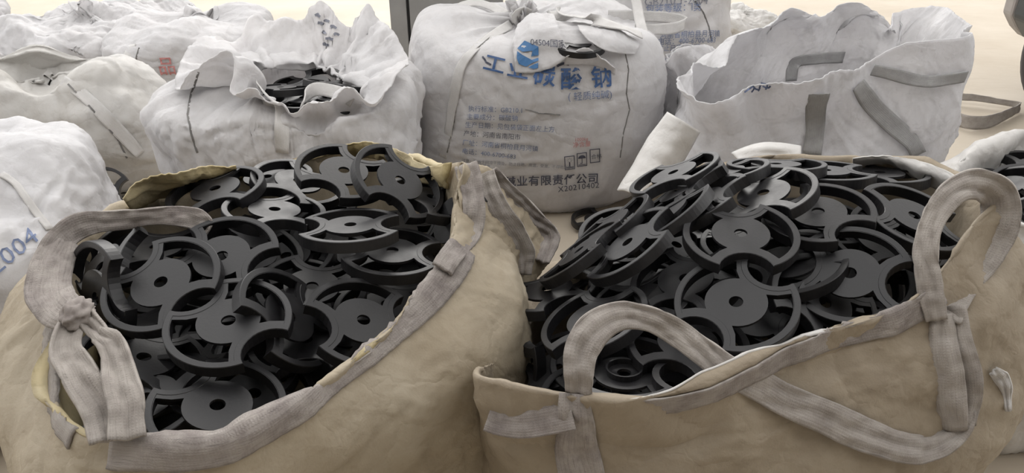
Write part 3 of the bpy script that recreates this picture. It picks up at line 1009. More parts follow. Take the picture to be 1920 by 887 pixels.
bag_c = cloth_bag('bag_body', [rc_, tc_ + np.array([0, 0, -0.015]), sh_c, foot_ring(0.42, 1.03), foot_ring(0.1, 1.0), foot_ring(0.004, 0.9)], [22, 12, 16, 14, 8], 352, M['white'], None,
                  (0.06, 0.04), 0.016, 5.0, 41, 60, 0.05, fold=0.05, foldfreq=5.0, crease=0.016, big=0.055, even=False)
bag_c.root = rot_c
P_(bag_c.obj, bag_c)
P_(line_on(bag_c, 'side_seam', [(372, 135), (358, 180), (352, 215), (360, 255), (372, 290)], 0.007, M['seam_crease'], None), bag_c)
strap_on(bag_c, 'lifting_strap', [(482, 160), (505, 185), (525, 210), (532, 240), (528, 285)], 0.05, M['webw'], 0.012)
loose(bag_c, 'lifting_strap', [(566, 200, 2.5), (572, 182, 2.55), (590, 168, 2.6), (618, 170, 2.62), (645, 178, 2.6), (662, 190, 2.52)], 0.05, M['webw'], (0.2, 0.6, 0.6), 14)
# handwriting on the raised back flap
for k, (x, y) in enumerate(((596, 30), (600, 44), (614, 40), (624, 52), (608, 62), (618, 72), (612, 84), (630, 64))):
    P_(line_on(bag_c, 'handwritten_stroke', [(x - 5, y + 1), (x, y - 2 + k % 3), (x + 6, y + 3)], 0.01, M['ink_grey'], None, 0.008), bag_c)

# ---- right white open bag
rim_g = [Y(1279, 152, 2.45), Y(1315, 166, 2.4), Y(1380, 174, 2.37), Y(1450, 166, 2.35), Y(1510, 146, 2.34), Y(1560, 128, 2.36), Y(1605, 128, 2.4), Y(1640, 108, 2.44), Y(1690, 84, 2.42), Y(1750, 76, 2.42), Y(1806, 62, 2.5),
         Y(1814, 42, 2.75), Y(1790, 26, 3.0), Y(1742, 14, 3.12), Y(1700, 22, 3.1), Y(1676, 62, 3.02), Y(1655, 44, 3.1), Y(1612, 10, 3.16), Y(1575, 30, 3.16), Y(1535, 44, 3.14), Y(1490, 24, 3.14), Y(1450, 54, 3.1), Y(1400, 84, 3.0), Y(1345, 118, 2.82), Y(1300, 140, 2.62)]
bag_g = open_bag('bulk_bag', 'open empty white bag with grey straps standing behind the right heap', rim_g, (1.135, 2.82), (0.485, 0.43), 0.02,
                 [(0.12, 0.5, 0.97), (0.3, 0.9, 0.97), (0.6, 1.0, 1.0), (0.9, 1.0, 1.0), (1.0, 1.0, 0.95)], [12, 14, 18, 14, 8], M['white2'], 51,
                 nu=340, slack=(0.05, 0.03), disp=0.013, freq=4.0, fold=0.05, foldfreq=4.0, crease=0.010, big=0.035, k=0.035, iters=80, e=5)
strap_on(bag_g, 'webbing_strap', [(1604, 158), (1622, 182), (1645, 210), (1672, 235), (1700, 262), (1722, 288)], [0.05, 0.06, 0.06, 0.06, 0.06, 0.05], M['web3'], 0.012)
strap_on(bag_g, 'webbing_band', [(1635, 128), (1680, 140), (1730, 150), (1780, 146), (1808, 140)], 0.04, M['web3'], 0.012)
strap_on(bag_g, 'webbing_band', [(1532, 172), (1530, 200), (1526, 240), (1520, 290)], 0.065, M['web3'], 0.012, thick=0.002)
strap_on(bag_g, 'webbing_band', [(1482, 150), (1488, 125), (1500, 112), (1540, 108), (1580, 106)], 0.05, M['web3'], 0.012, thick=0.002)
for pts in ([(1395, 172), (1405, 165), (1412, 160), (1420, 168)], [(1408, 172), (1415, 163), (1424, 170)], [(1422, 168), (1428, 155), (1438, 158), (1436, 168)], [(1430, 160), (1440, 164), (1446, 160)]):
    P_(line_on(bag_g, 'handwritten_stroke', pts, 0.006, M['ink_mid'], None), bag_g)

# ---- slumped bag squeezed between the printed bag and the right one
rim_s = [Y(1248, 118, 3.2), Y(1262, 98, 3.22), Y(1290, 88, 3.28), Y(1320, 86, 3.4), Y(1345, 100, 3.5), Y(1352, 118, 3.5), Y(1330, 100, 3.75), Y(1290, 86, 3.75), Y(1260, 96, 3.6), Y(1248, 110, 3.4)]
slump = open_bag('bulk_bag', 'slumped grey-white bag wedged between the printed bag and the right white bag', rim_s, (0.90, 3.58), (0.14, 0.24), 0.0,
                 [(0.2, 0.8, 1.0), (0.6, 1.0, 1.05), (1.0, 1.0, 1.0)], [12, 16, 10], M['white2'], 61, nu=140, slack=(0.06, 0.05), disp=0.016, freq=7, iters=40)

# ---- left middle closed bag and the ones behind it
left_mid = full_bag('bulk_bag', 'cream white closed bag at the left edge with a slanting strap', (-2.26, 3.42), (0.55, 0.32), 0.06, 0.60, M['cream2'], (-2.3, 3.6, 0.50), 0.08, 71, neck_up=-0.03, crease=0.013, big=0.05, topsc=0.76,
                    top=0.96, slack=(0.03, 0.04), disp=0.018, freq=3.5, nu=240, belly=1.03)
strap_on(left_mid, 'lifting_strap', [(120, 152), (160, 180), (195, 215), (228, 250), (262, 290)], [0.05, 0.05, 0.06, 0.06, 0.05], M['webw'], 0.008)
P_(line_on(left_mid, 'side_seam', [(128, 158), (160, 190), (190, 225), (220, 260), (240, 300)], 0.008, M['seam_crease'], None), left_mid)

red = full_bag('bulk_bag', 'slumped white bag with red print behind the cream bag', (-1.98, 4.62), (0.44, 0.42), 0.0, 0.56, M['white'], (-1.95, 4.75, 0.50), 0.08, 81, neck_up=0.03, crease=0.012, big=0.03,
               top=0.85, slack=(0.04, 0.05), disp=0.022, freq=4, nu=160, iters=45)
text_line(red, 'printed_lettering', '品', 300, 138, 0.105, M['ink_red'], INTO, 2, up=UPM, bold=0.001)
text_line(red, 'printed_lettering', '牌', 306, 182, 0.06, M['ink_red'], INTO, 2, up=UPM)
P_(line_on(red, 'side_seam', [(262, 90), (250, 130), (246, 165), (252, 195)], 0.01, M['seam_crease'], None), red)
strap_on(red, 'lifting_strap', [(250, 85), (240, 110), (236, 140), (238, 165)], 0.06, M['webw'], 0.006)

pile = []
for i, (c, half, h, sd, lab) in enumerate((
        ((-2.98, 5.05), (0.48, 0.45), 0.46, 91, 'crumpled white bag with a knotted top in the pile at the left'),
        ((-4.12, 5.1), (0.5, 0.5), 0.52, 92, 'crumpled white bag cut off by the upper left edge'),
        ((-3.1, 6.05), (0.5, 0.36), 0.28, 93, 'bright flattened white bag at the back of the left pile'),
        ((-3.42, 3.95), (0.5, 0.44), 0.55, 94, 'creased white bag at the left edge behind the cream bag'))):
    pile.append(full_bag('bulk_bag', lab, c, half, 0.3 * i, h, M['white'], (c[0] + 0.1, c[1] + 0.05, h * 0.95), 0.07, sd, top=0.8, slack=(0.07, 0.07), disp=0.04, freq=4.0, nu=220, iters=45, neck_up=0.05 if i == 0 else -0.03, crease=0.022, big=0.07))
scrap = full_bag('cloth_bag', 'small crumpled white bag lying on the floor at the back', (1.86, 6.1), (0.26, 0.2), 0.3, 0.24, M['cream'], (1.88, 6.12, 0.20), 0.04, 97, neck_up=-0.02, crease=0.014, top=0.75, slack=(0.06, 0.06), disp=0.02, freq=7, nu=120, iters=40)
brown = full_bag('cloth_bag', 'thin folded cloth strip on the floor behind the left pile', (-2.08, 5.5), (0.4, 0.12), -0.3, 0.14, M['cream'], (-2.08, 5.5, 0.12), 0.05, neck_up=-0.02, seed=98, nu=120, iters=40, crease=0.01, top=0.75, slack=(0.06, 0.06), disp=0.02, freq=7)
#, 98, top=0.75, slack=(0.06, 0.06), disp=0.02, freq=7, nu=120, iters=40)

# ---- white bag at the left edge, beside the left front bag
hb = full_bag('bulk_bag', 'white bag with printed numbers at the left edge beside the front left bag', (-1.82, 1.98), (0.5, 0.5), 0.25, 0.80, M['white2'], (-1.9, 2.1, 0.76), 0.08, 101, neck_up=-0.03, big=0.035, crease=0.011,
              top=0.86, slack=(0.03, 0.04), disp=0.016, freq=4, nu=200, belly=1.06)
text_line(hb, 'printed_lettering', '2004', -6, 516, 0.062, M['ink_mid'], (-0.45, 0.82, -0.34), 35, up=(0.1, 0.34, 0.9), right=(0.86, 0.5, 0))
strap_on(hb, 'piping', [(2, 330), (25, 345), (50, 372), (72, 405), (92, 432)], 0.02, M['webw'], 0.006, nw=4)

# ---- strap loop lying on the floor on the right
def floor_loop():
    pts = [Z(1790, 180, 0.05), Z(1830, 184, 0.05), Z(1870, 190, 0.045), Z(1905, 196, 0.04), Z(1912, 202, 0.035), Z(1890, 214, 0.035), Z(1855, 228, 0.04), Z(1820, 230, 0.045), Z(1790, 222, 0.045)]
    o = ribbon('webbing_strap', pts, [0.05, 0.04, 0.035, 0.04, 0.05, 0.06, 0.075, 0.08, 0.08], (0, 0.25, 1.0), M['web2'], None, 0.006, 6, 0.02, 0.004, 77)
    tag(o, 'olive webbing loop lying on the floor right of the empty white bag', 'strap')
floor_loop()
#==PART4==
# ================================================================== FRONT BAGS
# ---- front left bag
rim_l = [Z(150, 812, 0.765), Z(215, 826, 0.77), Z(300, 832, 0.775), Z(400, 830, 0.775), Z(480, 797, 0.78), Z(560, 747, 0.785), Z(640, 682, 0.79), Z(720, 610, 0.80), Z(795, 525, 0.815), Z(842, 450, 0.85),
         Y(852, 372, 1.50), Y(868, 306, 1.56), Y(828, 318, 1.72), Z(770, 296, 0.83), Z(700, 276, 0.825), Z(630, 282, 0.82), Z(550, 298, 0.82), Z(430, 326, 0.81), Z(330, 344, 0.81), Z(262, 372, 0.82), Z(190, 408, 0.83), Z(132, 470, 0.82),
         Z(128, 560, 0.80), Z(98, 650, 0.785), Z(95, 730, 0.77)]
FL = open_bag('bulk_bag', 'front left beige bag heaped with black discs, corner pulled up on the right', rim_l, (-0.55, 1.38), (0.55, 0.49), 0.66,
              [(0.05, 0.32, 1.02), (0.17, 0.8, 1.05), (0.42, 1.0, 0.98), (0.8, 1.0, 0.88), (1.0, 1.0, 0.80)], [6, 5, 12, 14, 16, 14, 8], M['beige'], 111,
              inner=[(0.22, 0.035), (0.10, 0.014)], nu=320, slack=(0.035, 0.02), disp=0.010, freq=6.0, k=0.05, iters=80, crease=0.0055, big=0.016)
FL.sgn = 1.0
# rows of the sheet: inner two sections first, mouth row next
ROW0 = 11
# ---- front right bag
rim_r = [Z(893, 700, 0.735), Z(950, 722, 0.755), Z(1080, 744, 0.762), Z(1180, 748, 0.765), Z(1260, 736, 0.77), Z(1340, 706, 0.78), Z(1430, 664, 0.79), Z(1560, 612, 0.80), Z(1680, 574, 0.815), Z(1752, 520, 0.85),
         Y(1815, 430, 1.30), Y(1880, 366, 1.40), Y(1860, 345, 1.58), Z(1795, 330, 0.84), Z(1730, 304, 0.84), Z(1640, 294, 0.835), Z(1540, 300, 0.81), Z(1450, 292, 0.80), Z(1360, 306, 0.79), Z(1260, 320, 0.77), Z(1150, 380, 0.71), Z(1055, 445, 0.69), Z(985, 525, 0.68), Z(930, 605, 0.70)]
def low(p, z): return np.array([p[0], p[1], z])
rim_r[20] = low(rim_r[20], 0.65); rim_r[21] = low(Z(1070, 445, 0.69), 0.60); rim_r[22] = low(Z(1010, 525, 0.68), 0.58); rim_r[23] = low(Z(955, 605, 0.70), 0.62)
FR = open_bag('bulk_bag', 'front right tan bag heaped with black discs, long strap drooping over its front', rim_r, (0.53, 1.50), (0.64, 0.47), 0.22,
              [(0.07, 0.22, 1.0), (0.2, 0.62, 1.06), (0.45, 1.0, 1.04), (0.8, 1.0, 0.93), (1.0, 1.0, 0.82)], [6, 5, 12, 14, 16, 14, 8], M['beige2'], 121,
              inner=[(0.22, 0.035), (0.10, 0.014)], nu=320, slack=(0.035, 0.025), disp=0.011, freq=5.5, k=0.05, iters=80, crease=0.006, big=0.016)
FR.sgn = 1.0
# outward side of the sheet normals
for b in (FL, FR):
    cc = np.array([b.root.location.x, b.root.location.y])
    mid_row = 40
    v = b.X[mid_row, :, :2] - cc
    if (v * b.n[mid_row, :, :2]).sum() < 0: b.sgn = -1.0

# sewn webbing round the mouths
def band_part(b, name, pa, pb, r0, r1, mat, off=0.005):
    ja = col_near(b, pa, slice(ROW0, ROW0 + 1)); jb = col_near(b, pb, slice(ROW0, ROW0 + 1))
    if jb < ja: jb += b.nu
    return P_(band_on(b, name, ja, jb, ROW0 + r0, ROW0 + r1, mat, None, off), b)
band_part(FL, 'mouth_band', rim_l[1], rim_l[9], 1, 11, M['web'])
band_part(FL, 'mouth_band', rim_l[21], rim_l[0], 1, 8, M['web2'])
band_part(FL, 'mouth_band', rim_l[12], rim_l[17], 0, 5, M['yellow'])
band_part(FR, 'mouth_band', rim_r[2], rim_r[9], 3, 11, M['web'])
#==PART5==
# ---- bag of discs at the right edge
rim_i = [Z(1806, 352, 0.74), Z(1850, 384, 0.74), Z(1925, 425, 0.74), Z(2030, 440, 0.74), Z(2120, 400, 0.74), Z(2130, 330, 0.75), Z(2060, 262, 0.77), Z(1985, 238, 0.79), Z(1925, 246, 0.785), Z(1870, 268, 0.775), Z(1822, 288, 0.765), Z(1796, 318, 0.75)]
ci = np.mean(rim_i, axis=0)
FI = open_bag('bulk_bag', 'pale beige bag of black discs cut off by the right edge', rim_i, (ci[0], ci[1]), (0.36, 0.36), 0.1,
              [(0.08, 0.3, 1.0), (0.3, 0.9, 1.05), (0.7, 1.0, 1.05), (1.0, 1.0, 0.9)], [6, 8, 12, 14, 10], M['cream'], 131,
              inner=[(0.15, 0.03)], nu=160, slack=(0.05, 0.04), disp=0.012, freq=6, iters=50)

# ================================================================== STRAPS AND FLAPS OF THE FRONT BAGS
def vribbon(b, name, pts, width, mat, seed=5, thick=0.005, crumple=0.003, nw=14, curl=0.0, roll=0.0, pleat=0.004):
    """strap turned broadside towards the open floor in front of the bags"""
    pts = np.asarray(pts, float)
    T = np.gradient(pts, axis=0)
    v = CAM - pts
    ac = np.cross(v, T)
    ac /= np.linalg.norm(ac, axis=1, keepdims=True)
    if roll:
        vn = v / np.linalg.norm(v, axis=1, keepdims=True)
        ac = ac * math.cos(roll) + vn * math.sin(roll)
    return P_(ribbon(name, pts, width, ac, mat, None, thick, nw, 0.008, crumple, seed, curl, pleat=pleat), b)

# left bag: handle lying into the mouth, tied handle at the left corner
vribbon(FL, 'lifting_strap', [Z(92, 520, 0.84), Z(100, 470, 0.86), Z(128, 436, 0.875), Z(180, 418, 0.88), Z(250, 410, 0.88), Z(320, 407, 0.875), Z(370, 414, 0.865), Z(396, 428, 0.85)], [0.05, 0.055, 0.05, 0.042, 0.038, 0.045, 0.05, 0.035], M['web'], 15, 0.005, 0.009)
vribbon(FL, 'lifting_strap', [Z(118, 452, 0.865), Z(96, 500, 0.855), Z(92, 550, 0.845), Z(118, 585, 0.85), Z(150, 595, 0.855)], [0.06, 0.075, 0.08, 0.075, 0.05], M['web'], 16, 0.006, 0.006)
vribbon(FL, 'tied_strap', [Z(150, 585, 0.865), Z(133, 625, 0.855), Z(128, 665, 0.845), Z(150, 710, 0.835), Z(185, 765, 0.82), Z(205, 826, 0.80)], [0.035, 0.042, 0.045, 0.05, 0.052, 0.05], M['web2'], 17, 0.006, 0.006, curl=0.15)
vribbon(FL, 'tied_strap', [Z(158, 590, 0.865), Z(186, 625, 0.855), Z(208, 650, 0.85), Z(222, 700, 0.84), Z(236, 760, 0.825), Z(238, 826, 0.80)], [0.03, 0.03, 0.04, 0.048, 0.05, 0.05], M['web2'], 18, 0.006, 0.006, curl=0.15)
def knot(b, name, p, r, mat, seed):
    bm_ = bmesh.new(); bmesh.ops.create_icosphere(bm_, subdivisions=4, radius=1.0)
    V = np.array([v.co[:] for v in bm_.verts])
    d = 1 + 0.28 * ridged(V * 1.6, seed) + 0.18 * vnoise(V * 2.7, seed + 1) + 0.08 * ridged(V * 5, seed + 2)
    V = V * d[:, None] * np.array(r) + np.array(p)
    for v, c in zip(bm_.verts, V): v.co = c
    return P_(bm_obj(name, bm_, mat, None, True), b)
knot(FL, 'knot', Z(146, 588, 0.872), (0.022, 0.028, 0.02), M['web'], 5)
# yellowed lining folded out at the left of the mouth, and pulled up behind the heap
band_part(FL, 'lining_flap', rim_l[22], rim_l[1], -8, 2, M['yellow'], 0.004)
yb = patch('lining_flap', [[Z(232, 372, 0.86), Z(280, 330, 0.90), Z(340, 318, 0.90), Z(400, 312, 0.88), Z(440, 308, 0.87)],
                           [Z(240, 385, 0.83), Z(290, 352, 0.85), Z(345, 340, 0.86), Z(400, 330, 0.85), Z(440, 322, 0.84)],
                           [Z(245, 392, 0.80), Z(300, 372, 0.80), Z(350, 356, 0.80), Z(400, 342, 0.80), Z(440, 330, 0.80)]], 36, 18, M['yellow'], None, 0.012, 10, 34, slack=0.08)
P_(yb.obj, FL)
yc = patch('lining_flap', [[Z(640, 272, 0.85), Z(690, 266, 0.86), Z(740, 278, 0.86), Z(800, 310, 0.86), Z(850, 305, 0.92)],
                           [Z(640, 282, 0.83), Z(690, 278, 0.84), Z(740, 292, 0.84), Z(795, 326, 0.84), Z(842, 330, 0.88)],
                           [Z(640, 292, 0.80), Z(690, 290, 0.81), Z(740, 305, 0.81), Z(795, 342, 0.81), Z(840, 352, 0.84)]], 36, 14, M['yellow'], None, 0.010, 10, 35, slack=0.08)
P_(yc.obj, FL)
# pulled-up corner of the left bag: cloth tongue and folded webbing
tg = patch('corner_fold', [free([(858, 306, 1.58), (912, 316, 1.63), (962, 358, 1.68), (1016, 412, 1.70), (1050, 446, 1.72)]),
                           free([(858, 345, 1.53), (906, 362, 1.55), (950, 402, 1.57), (995, 448, 1.61), (1036, 478, 1.64)]),
                           free([(862, 395, 1.48), (902, 412, 1.49), (940, 448, 1.50), (978, 486, 1.54), (1005, 520, 1.58)]),
                           free([(862, 450, 1.45), (900, 470, 1.45), (936, 500, 1.46), (965, 530, 1.49), (985, 560, 1.52)])], 60, 40, M['beige'], None, 0.008, 12, 36, slack=0.06)
P_(tg.obj, FL)
def on(b, pix, off): 
    out = []
    for x, y in pix:
        p = hit(b, x, y, off)
        if p is not None: out.append(p)
    return out
vribbon(FL, 'corner_webbing', on(tg, [(868, 314), (880, 350), (884, 395), (876, 432)], 0.012) + on(FL, [(848, 478), (826, 510)], 0.012), [0.05, 0.055, 0.05, 0.05, 0.05, 0.045], M['web'], 19, 0.006, 0.006)
vribbon(FL, 'corner_webbing', on(tg, [(905, 330), (915, 372), (950, 425), (975, 470), (976, 515), (966, 548)], 0.012), [0.045, 0.05, 0.055, 0.055, 0.045, 0.03], M['web2'], 20, 0.006, 0.006)
vribbon(FL, 'corner_webbing', on(tg, [(912, 326), (955, 368), (1000, 415), (1025, 452), (1008, 490)], 0.012), [0.03, 0.04, 0.04, 0.05, 0.04], M['web'], 22, 0.006, 0.006)

vribbon(FR, 'mouth_band', on(FR, [(918, 772), (945, 781), (985, 786), (1035, 780), (1076, 770)], 0.012), 0.05, M['web'], 40, 0.004, 0.002, pleat=0.001)
# right bag: long drooping handle, corner loop
sA = on(FR, [(1092, 884), (1088, 846), (1084, 806), (1080, 770)], 0.012)
vribbon(FR, 'webbing_strap', sA + [Y(1080, 738, 0.985)], [0.085, 0.08, 0.07, 0.06, 0.055], M['web'], 23, 0.006, 0.004)
drp = on(FR, [(1440, 738), (1540, 780), (1620, 812), (1690, 834), (1745, 832), (1785, 800), (1800, 760)], 0.014)
vribbon(FR, 'lifting_strap', [Y(1082, 738, 0.985), Y(1084, 700, 0.99), Y(1092, 650, 1.02), Y(1120, 614, 1.05), Y(1165, 594, 1.08), Y(1215, 598, 1.09), Y(1265, 622, 1.08), Y(1320, 664, 1.05), Y(1375, 700, 1.035)] + drp,
        [0.045, 0.05, 0.062, 0.06, 0.05, 0.045, 0.045, 0.05, 0.055] + [0.062, 0.065, 0.062, 0.055, 0.05, 0.045, 0.04][:len(drp)], M['web2'], 24, 0.006, 0.005)
vribbon(FR, 'lifting_strap', on(FR, [(1752, 585), (1758, 650), (1765, 720), (1775, 800)], 0.016), [0.04, 0.05, 0.055, 0.05], M['web2'], 25, 0.006, 0.005, curl=-0.2)
vribbon(FR, 'lifting_strap', on(FR, [(1778, 580), (1792, 650), (1800, 720), (1795, 790)], 0.02), [0.035, 0.04, 0.045, 0.04], M['web2'], 26, 0.006, 0.005, curl=-0.2)
vribbon(FR, 'lifting_strap', [Y(1758, 600, 1.17), Y(1742, 540, 1.2), Y(1738, 470, 1.24), Y(1750, 405, 1.28), Y(1785, 360, 1.31), Y(1835, 346, 1.34), Y(1872, 372, 1.35), Y(1872, 430, 1.33), Y(1840, 490, 1.29), Y(1800, 540, 1.25), Y(1775, 600, 1.18)],
        [0.04, 0.045, 0.045, 0.045, 0.05, 0.06, 0.07, 0.07, 0.065, 0.055, 0.045], M['web2'], 27, 0.006, 0.005)
# pale folds of its torn back edge
vribbon(FR, 'folded_flap', [Y(1282, 228, 2.26), Y(1252, 275, 2.24), Y(1222, 318, 2.2), Y(1190, 365, 2.14)], [0.12, 0.14, 0.12, 0.11], M['cream'], 28, 0.006, 0.004, nw=14, curl=-0.5)
vribbon(FR, 'folded_flap', [Y(1385, 302, 2.1), Y(1420, 290, 2.12), Y(1465, 286, 2.13), Y(1500, 294, 2.12)], 0.06, M['cream'], 29, 0.006, 0.004, nw=10, curl=-0.5)
bk = patch('torn_back_edge', [[Z(1600, 296, 0.86), Z(1660, 292, 0.865), Z(1720, 302, 0.865), Z(1770, 318, 0.87), Z(1800, 335, 0.87)],
                              [Z(1600, 302, 0.845), Z(1660, 300, 0.85), Z(1720, 316, 0.85), Z(1768, 336, 0.85), Z(1795, 352, 0.85)],
                              [Z(1600, 310, 0.81), Z(1660, 312, 0.81), Z(1720, 334, 0.81), Z(1762, 358, 0.81), Z(1788, 372, 0.81)]], 36, 14, M['cream'], None, 0.007, 12, 37)
P_(bk.obj, FR)
fr_ = on(FR, [(1852, 690), (1866, 700), (1880, 730), (1884, 765)], 0.012)
if len(fr_) > 2: vribbon(FR, 'frayed_tuft', fr_, [0.02, 0.03, 0.02, 0.01], M['webw'], 30, 0.004, 0.008)
# lining lips along the near edges
band_part(FL, 'lining_lip', rim_l[2], rim_l[7], -3, 1, M['yellow'], 0.002)
band_part(FR, 'torn_lip', rim_r[0], rim_r[8], -3, 1, M['cream'], 0.002)

# ================================================================== THE HEAPED DISCS
def heap_l(x, y): return 0.835 - 0.25 * ((x + 0.5) ** 2 + (y - 1.5) ** 2)
def heap_r(x, y):
    dx = x - 0.6
    return 0.865 - (0.75 if dx < 0 else 0.3) * dx * dx - 0.2 * (y - 1.4) ** 2
PLACED = {'l': [], 'r': []}
def solve(x, y, heap, dz):
    z = 0.8
    for _ in range(12):
        p = Z(x, y, z)
        z = 0.5 * z + 0.5 * (heap(p[0], p[1]) + dz)
    return z
def lay(bag, x, y, ratio, phi, notch, label, dz=0.0, up=1, flip=False):
    heap = heap_l if bag == 'l' else heap_r
    z = solve(x, y, heap, dz)
    PLACED[bag].append(Z(x, y, z))
    disc_at(x, y, z, ratio, phi, notch, label, 'black discs in the front left bag' if bag == 'l' else 'black discs in the front right bag', up, flip)

L = [
    (408, 758, 0.72, 0, 140, 'nearest black disc in the left heap, just inside the front edge', -0.03),
    (428, 600, 0.70, 14, -35, 'black disc above the nearest one in the left heap, notch to its lower right', 0.0),
    (301, 528, 0.70, 36, -38, 'grey-lit disc at the left of the left heap, below the lying strap', 0.025),
    (415, 479, 0.70, 22, -12, 'disc with speckled hub right of the lying strap in the left heap', 0.01),
    (470, 470, 0.62, -10, 80, 'disc half under the speckled one in the left heap', -0.05),
    (657, 420, 0.32, 4, 2, 'disc lying nearly flat in the middle of the left heap, notches at its sides', 0.02),
    (736, 468, 0.46, -2, -4, 'disc partly under the flat middle one, near the right edge of the left heap', -0.03),
    (682, 599, 0.72, -18, 186, 'disc leaning on the right front edge of the left heap', -0.045),
    (403, 352, 0.38, 21, -85, 'tilted pale-faced disc at the back left of the left heap', 0.03),
    (515, 391, 0.36, -2, -62, 'flat disc behind the speckled one in the left heap', 0.0),
    (645, 318, 0.56, -6, -140, 'disc at the top of the left heap left of the steepest one', 0.05),
    (751, 337, 0.62, -34, -112, 'steeply tilted disc at the back right top of the left heap', 0.055),
    (560, 338, 0.46, -10, 40, 'disc seen edge-on behind the top of the left heap', 0.0),
    (840, 412, 0.52, 68, 0, 'upright disc pressed against the raised corner of the left bag', -0.01),
    (292, 462, 0.42, 8, 60, 'dark disc under the strap at the left of the left heap', -0.03),
    (545, 592, 0.60, -50, 20, 'upright dark disc between the middle discs of the left heap', -0.05),
    (270, 668, 0.58, -12, 60, 'dark disc low at the left side of the left heap', -0.05),
    (178, 560, 0.40, 100, 30, 'disc on edge against the left wall of the left bag', 0.0),
    (186, 500, 0.35, 60, 30, 'disc on edge at the far left corner of the left heap', 0.0),
    (270, 745, 0.6, 25, 10, 'dark disc beside the tied strap in the left heap', -0.045),
    (585, 535, 0.62, 0, 70, 'deep dark disc in the hollow of the left heap', -0.07),
    (810, 368, 0.35, -15, 20, 'flat disc behind the steepest one in the left heap', 0.0),
    (500, 330, 0.35, 10, 120, 'thin-looking disc at the far edge of the left heap', 0.0),
]
for x, y, ra, ph, nt_, lab, dz in L: lay('l', x, y, ra, ph, nt_, lab, dz)
Rr = [
    (1380, 565, 0.78, 0, 42, 'large near disc in the middle of the right heap', -0.012),
    (1389, 436, 0.60, -8, 100, 'dark disc at the centre of the right heap, notch pointing up', 0.03),
    (1176, 453, 0.36, 38, 30, 'slanting disc with a bright hub on the left slope of the right heap', 0.05),
    (1431, 360, 0.46, 14, 95, 'brightest pale-faced disc at the top of the right heap', 0.03),
    (1534, 395, 0.55, -4, -28, 'disc right of the brightest one in the right heap', 0.02),
    (1715, 403, 0.46, -34, 165, 'disc tilted down to the right behind the strap loop', 0.03),
    (1593, 511, 0.84, 0, 170, 'dark shaded disc at the right of the right heap', -0.035),
    (1285, 520, 0.62, 12, 70, 'dark disc half under the large near one in the right heap', -0.035),
    (1027, 540, 0.40, 12, -40, 'low flat disc at the left edge of the right heap', 0.01),
    (1112, 594, 0.50, 24, 60, 'pale disc behind the raised strap in the right heap', 0.015),
    (952, 668, 0.5, 100, 60, 'disc on edge at the left front corner of the right heap', -0.01),
    (1170, 704, 0.52, -2, 170, 'upturned disc seen through the raised strap loop', -0.03),
    (1085, 468, 0.16, 38, 30, 'thin slanting disc on the far left slope of the right heap', 0.04),
    (1310, 376, 0.28, 30, 20, 'slanting disc with an oval hub behind the centre of the right heap', 0.02),
    (1245, 400, 0.22, 36, 40, 'narrow slanting disc on the back left slope of the right heap', 0.03),
    (1275, 352, 0.2, 34, 20, 'disc seen nearly edge-on at the back left of the right heap', 0.02),
    (1262, 322, 0.25, 22, 60, 'disc arching over the back left edge of the right heap', 0.04),
    (1350, 322, 0.18, 12, 60, 'edge-on disc at the back of the right heap left of the middle', 0.03),
    (1455, 306, 0.14, -3, 60, 'edge-on disc at the very back of the right heap', 0.04),
    (1548, 318, 0.20, -6, 0, 'flat ring-like disc at the back of the right heap', 0.03),
    (1650, 322, 0.20, -8, 30, 'flat disc at the back right of the right heap', 0.03),
    (1742, 348, 0.3, -28, 30, 'disc slipping off the back right of the right heap', 0.01),
    (1548, 566, 0.72, -50, 40, 'disc standing near the front edge right of the large near one', -0.09),
    (1660, 450, 0.5, -20, 120, 'dark disc under the right end of the right heap', -0.04),
    (1480, 490, 0.55, 10, 20, 'dark disc wedged between the centre and the shaded one', -0.06),
    (1200, 560, 0.5, 20, 100, 'dark disc in the hollow behind the raised strap', -0.05),
    (1140, 420, 0.2, 38, 60, 'thin disc low on the back left slope of the right heap', 0.02),
    (1044, 690, 0.6, 30, 20, 'dark disc near the front left edge of the right heap', -0.06),
    (1290, 640, 0.6, -5, 60, 'dark disc under the near edge of the large one', -0.06),
]
for x, y, ra, ph, nt_, lab, dz in Rr: lay('r', x, y, ra, ph, nt_, lab, dz, flip='upturned' in lab)

def inside(poly, x, y):
    n = len(poly); r = False
    for i in range(n):
        x1, y1 = poly[i][0], poly[i][1]; x2, y2 = poly[(i + 1) % n][0], poly[(i + 1) % n][1]
        if (y1 > y) != (y2 > y) and x < (x2 - x1) * (y - y1) / (y2 - y1) + x1: r = not r
    return r
def edge_dist(poly, x, y):
    P = np.array([p[:2] for p in poly]); Q = np.roll(P, -1, 0); d = Q - P
    t = np.clip((((x, y) - P) * d).sum(1) / (d * d).sum(1), 0, 1)
    return np.min(np.linalg.norm(P + d * t[:, None] - (x, y), axis=1))
def random_pose(p, tilt, rs):
    a = rs.uniform(0, 2 * np.pi); t = math.radians(abs(rs.normal(0, tilt)))
    n = np.array([math.sin(t) * math.cos(a), math.sin(t) * math.sin(a), math.cos(t)])
    b_ = rs.uniform(0, 2 * np.pi)
    return frame(p, n, np.array([math.cos(b_), math.sin(b_), 0.1]))
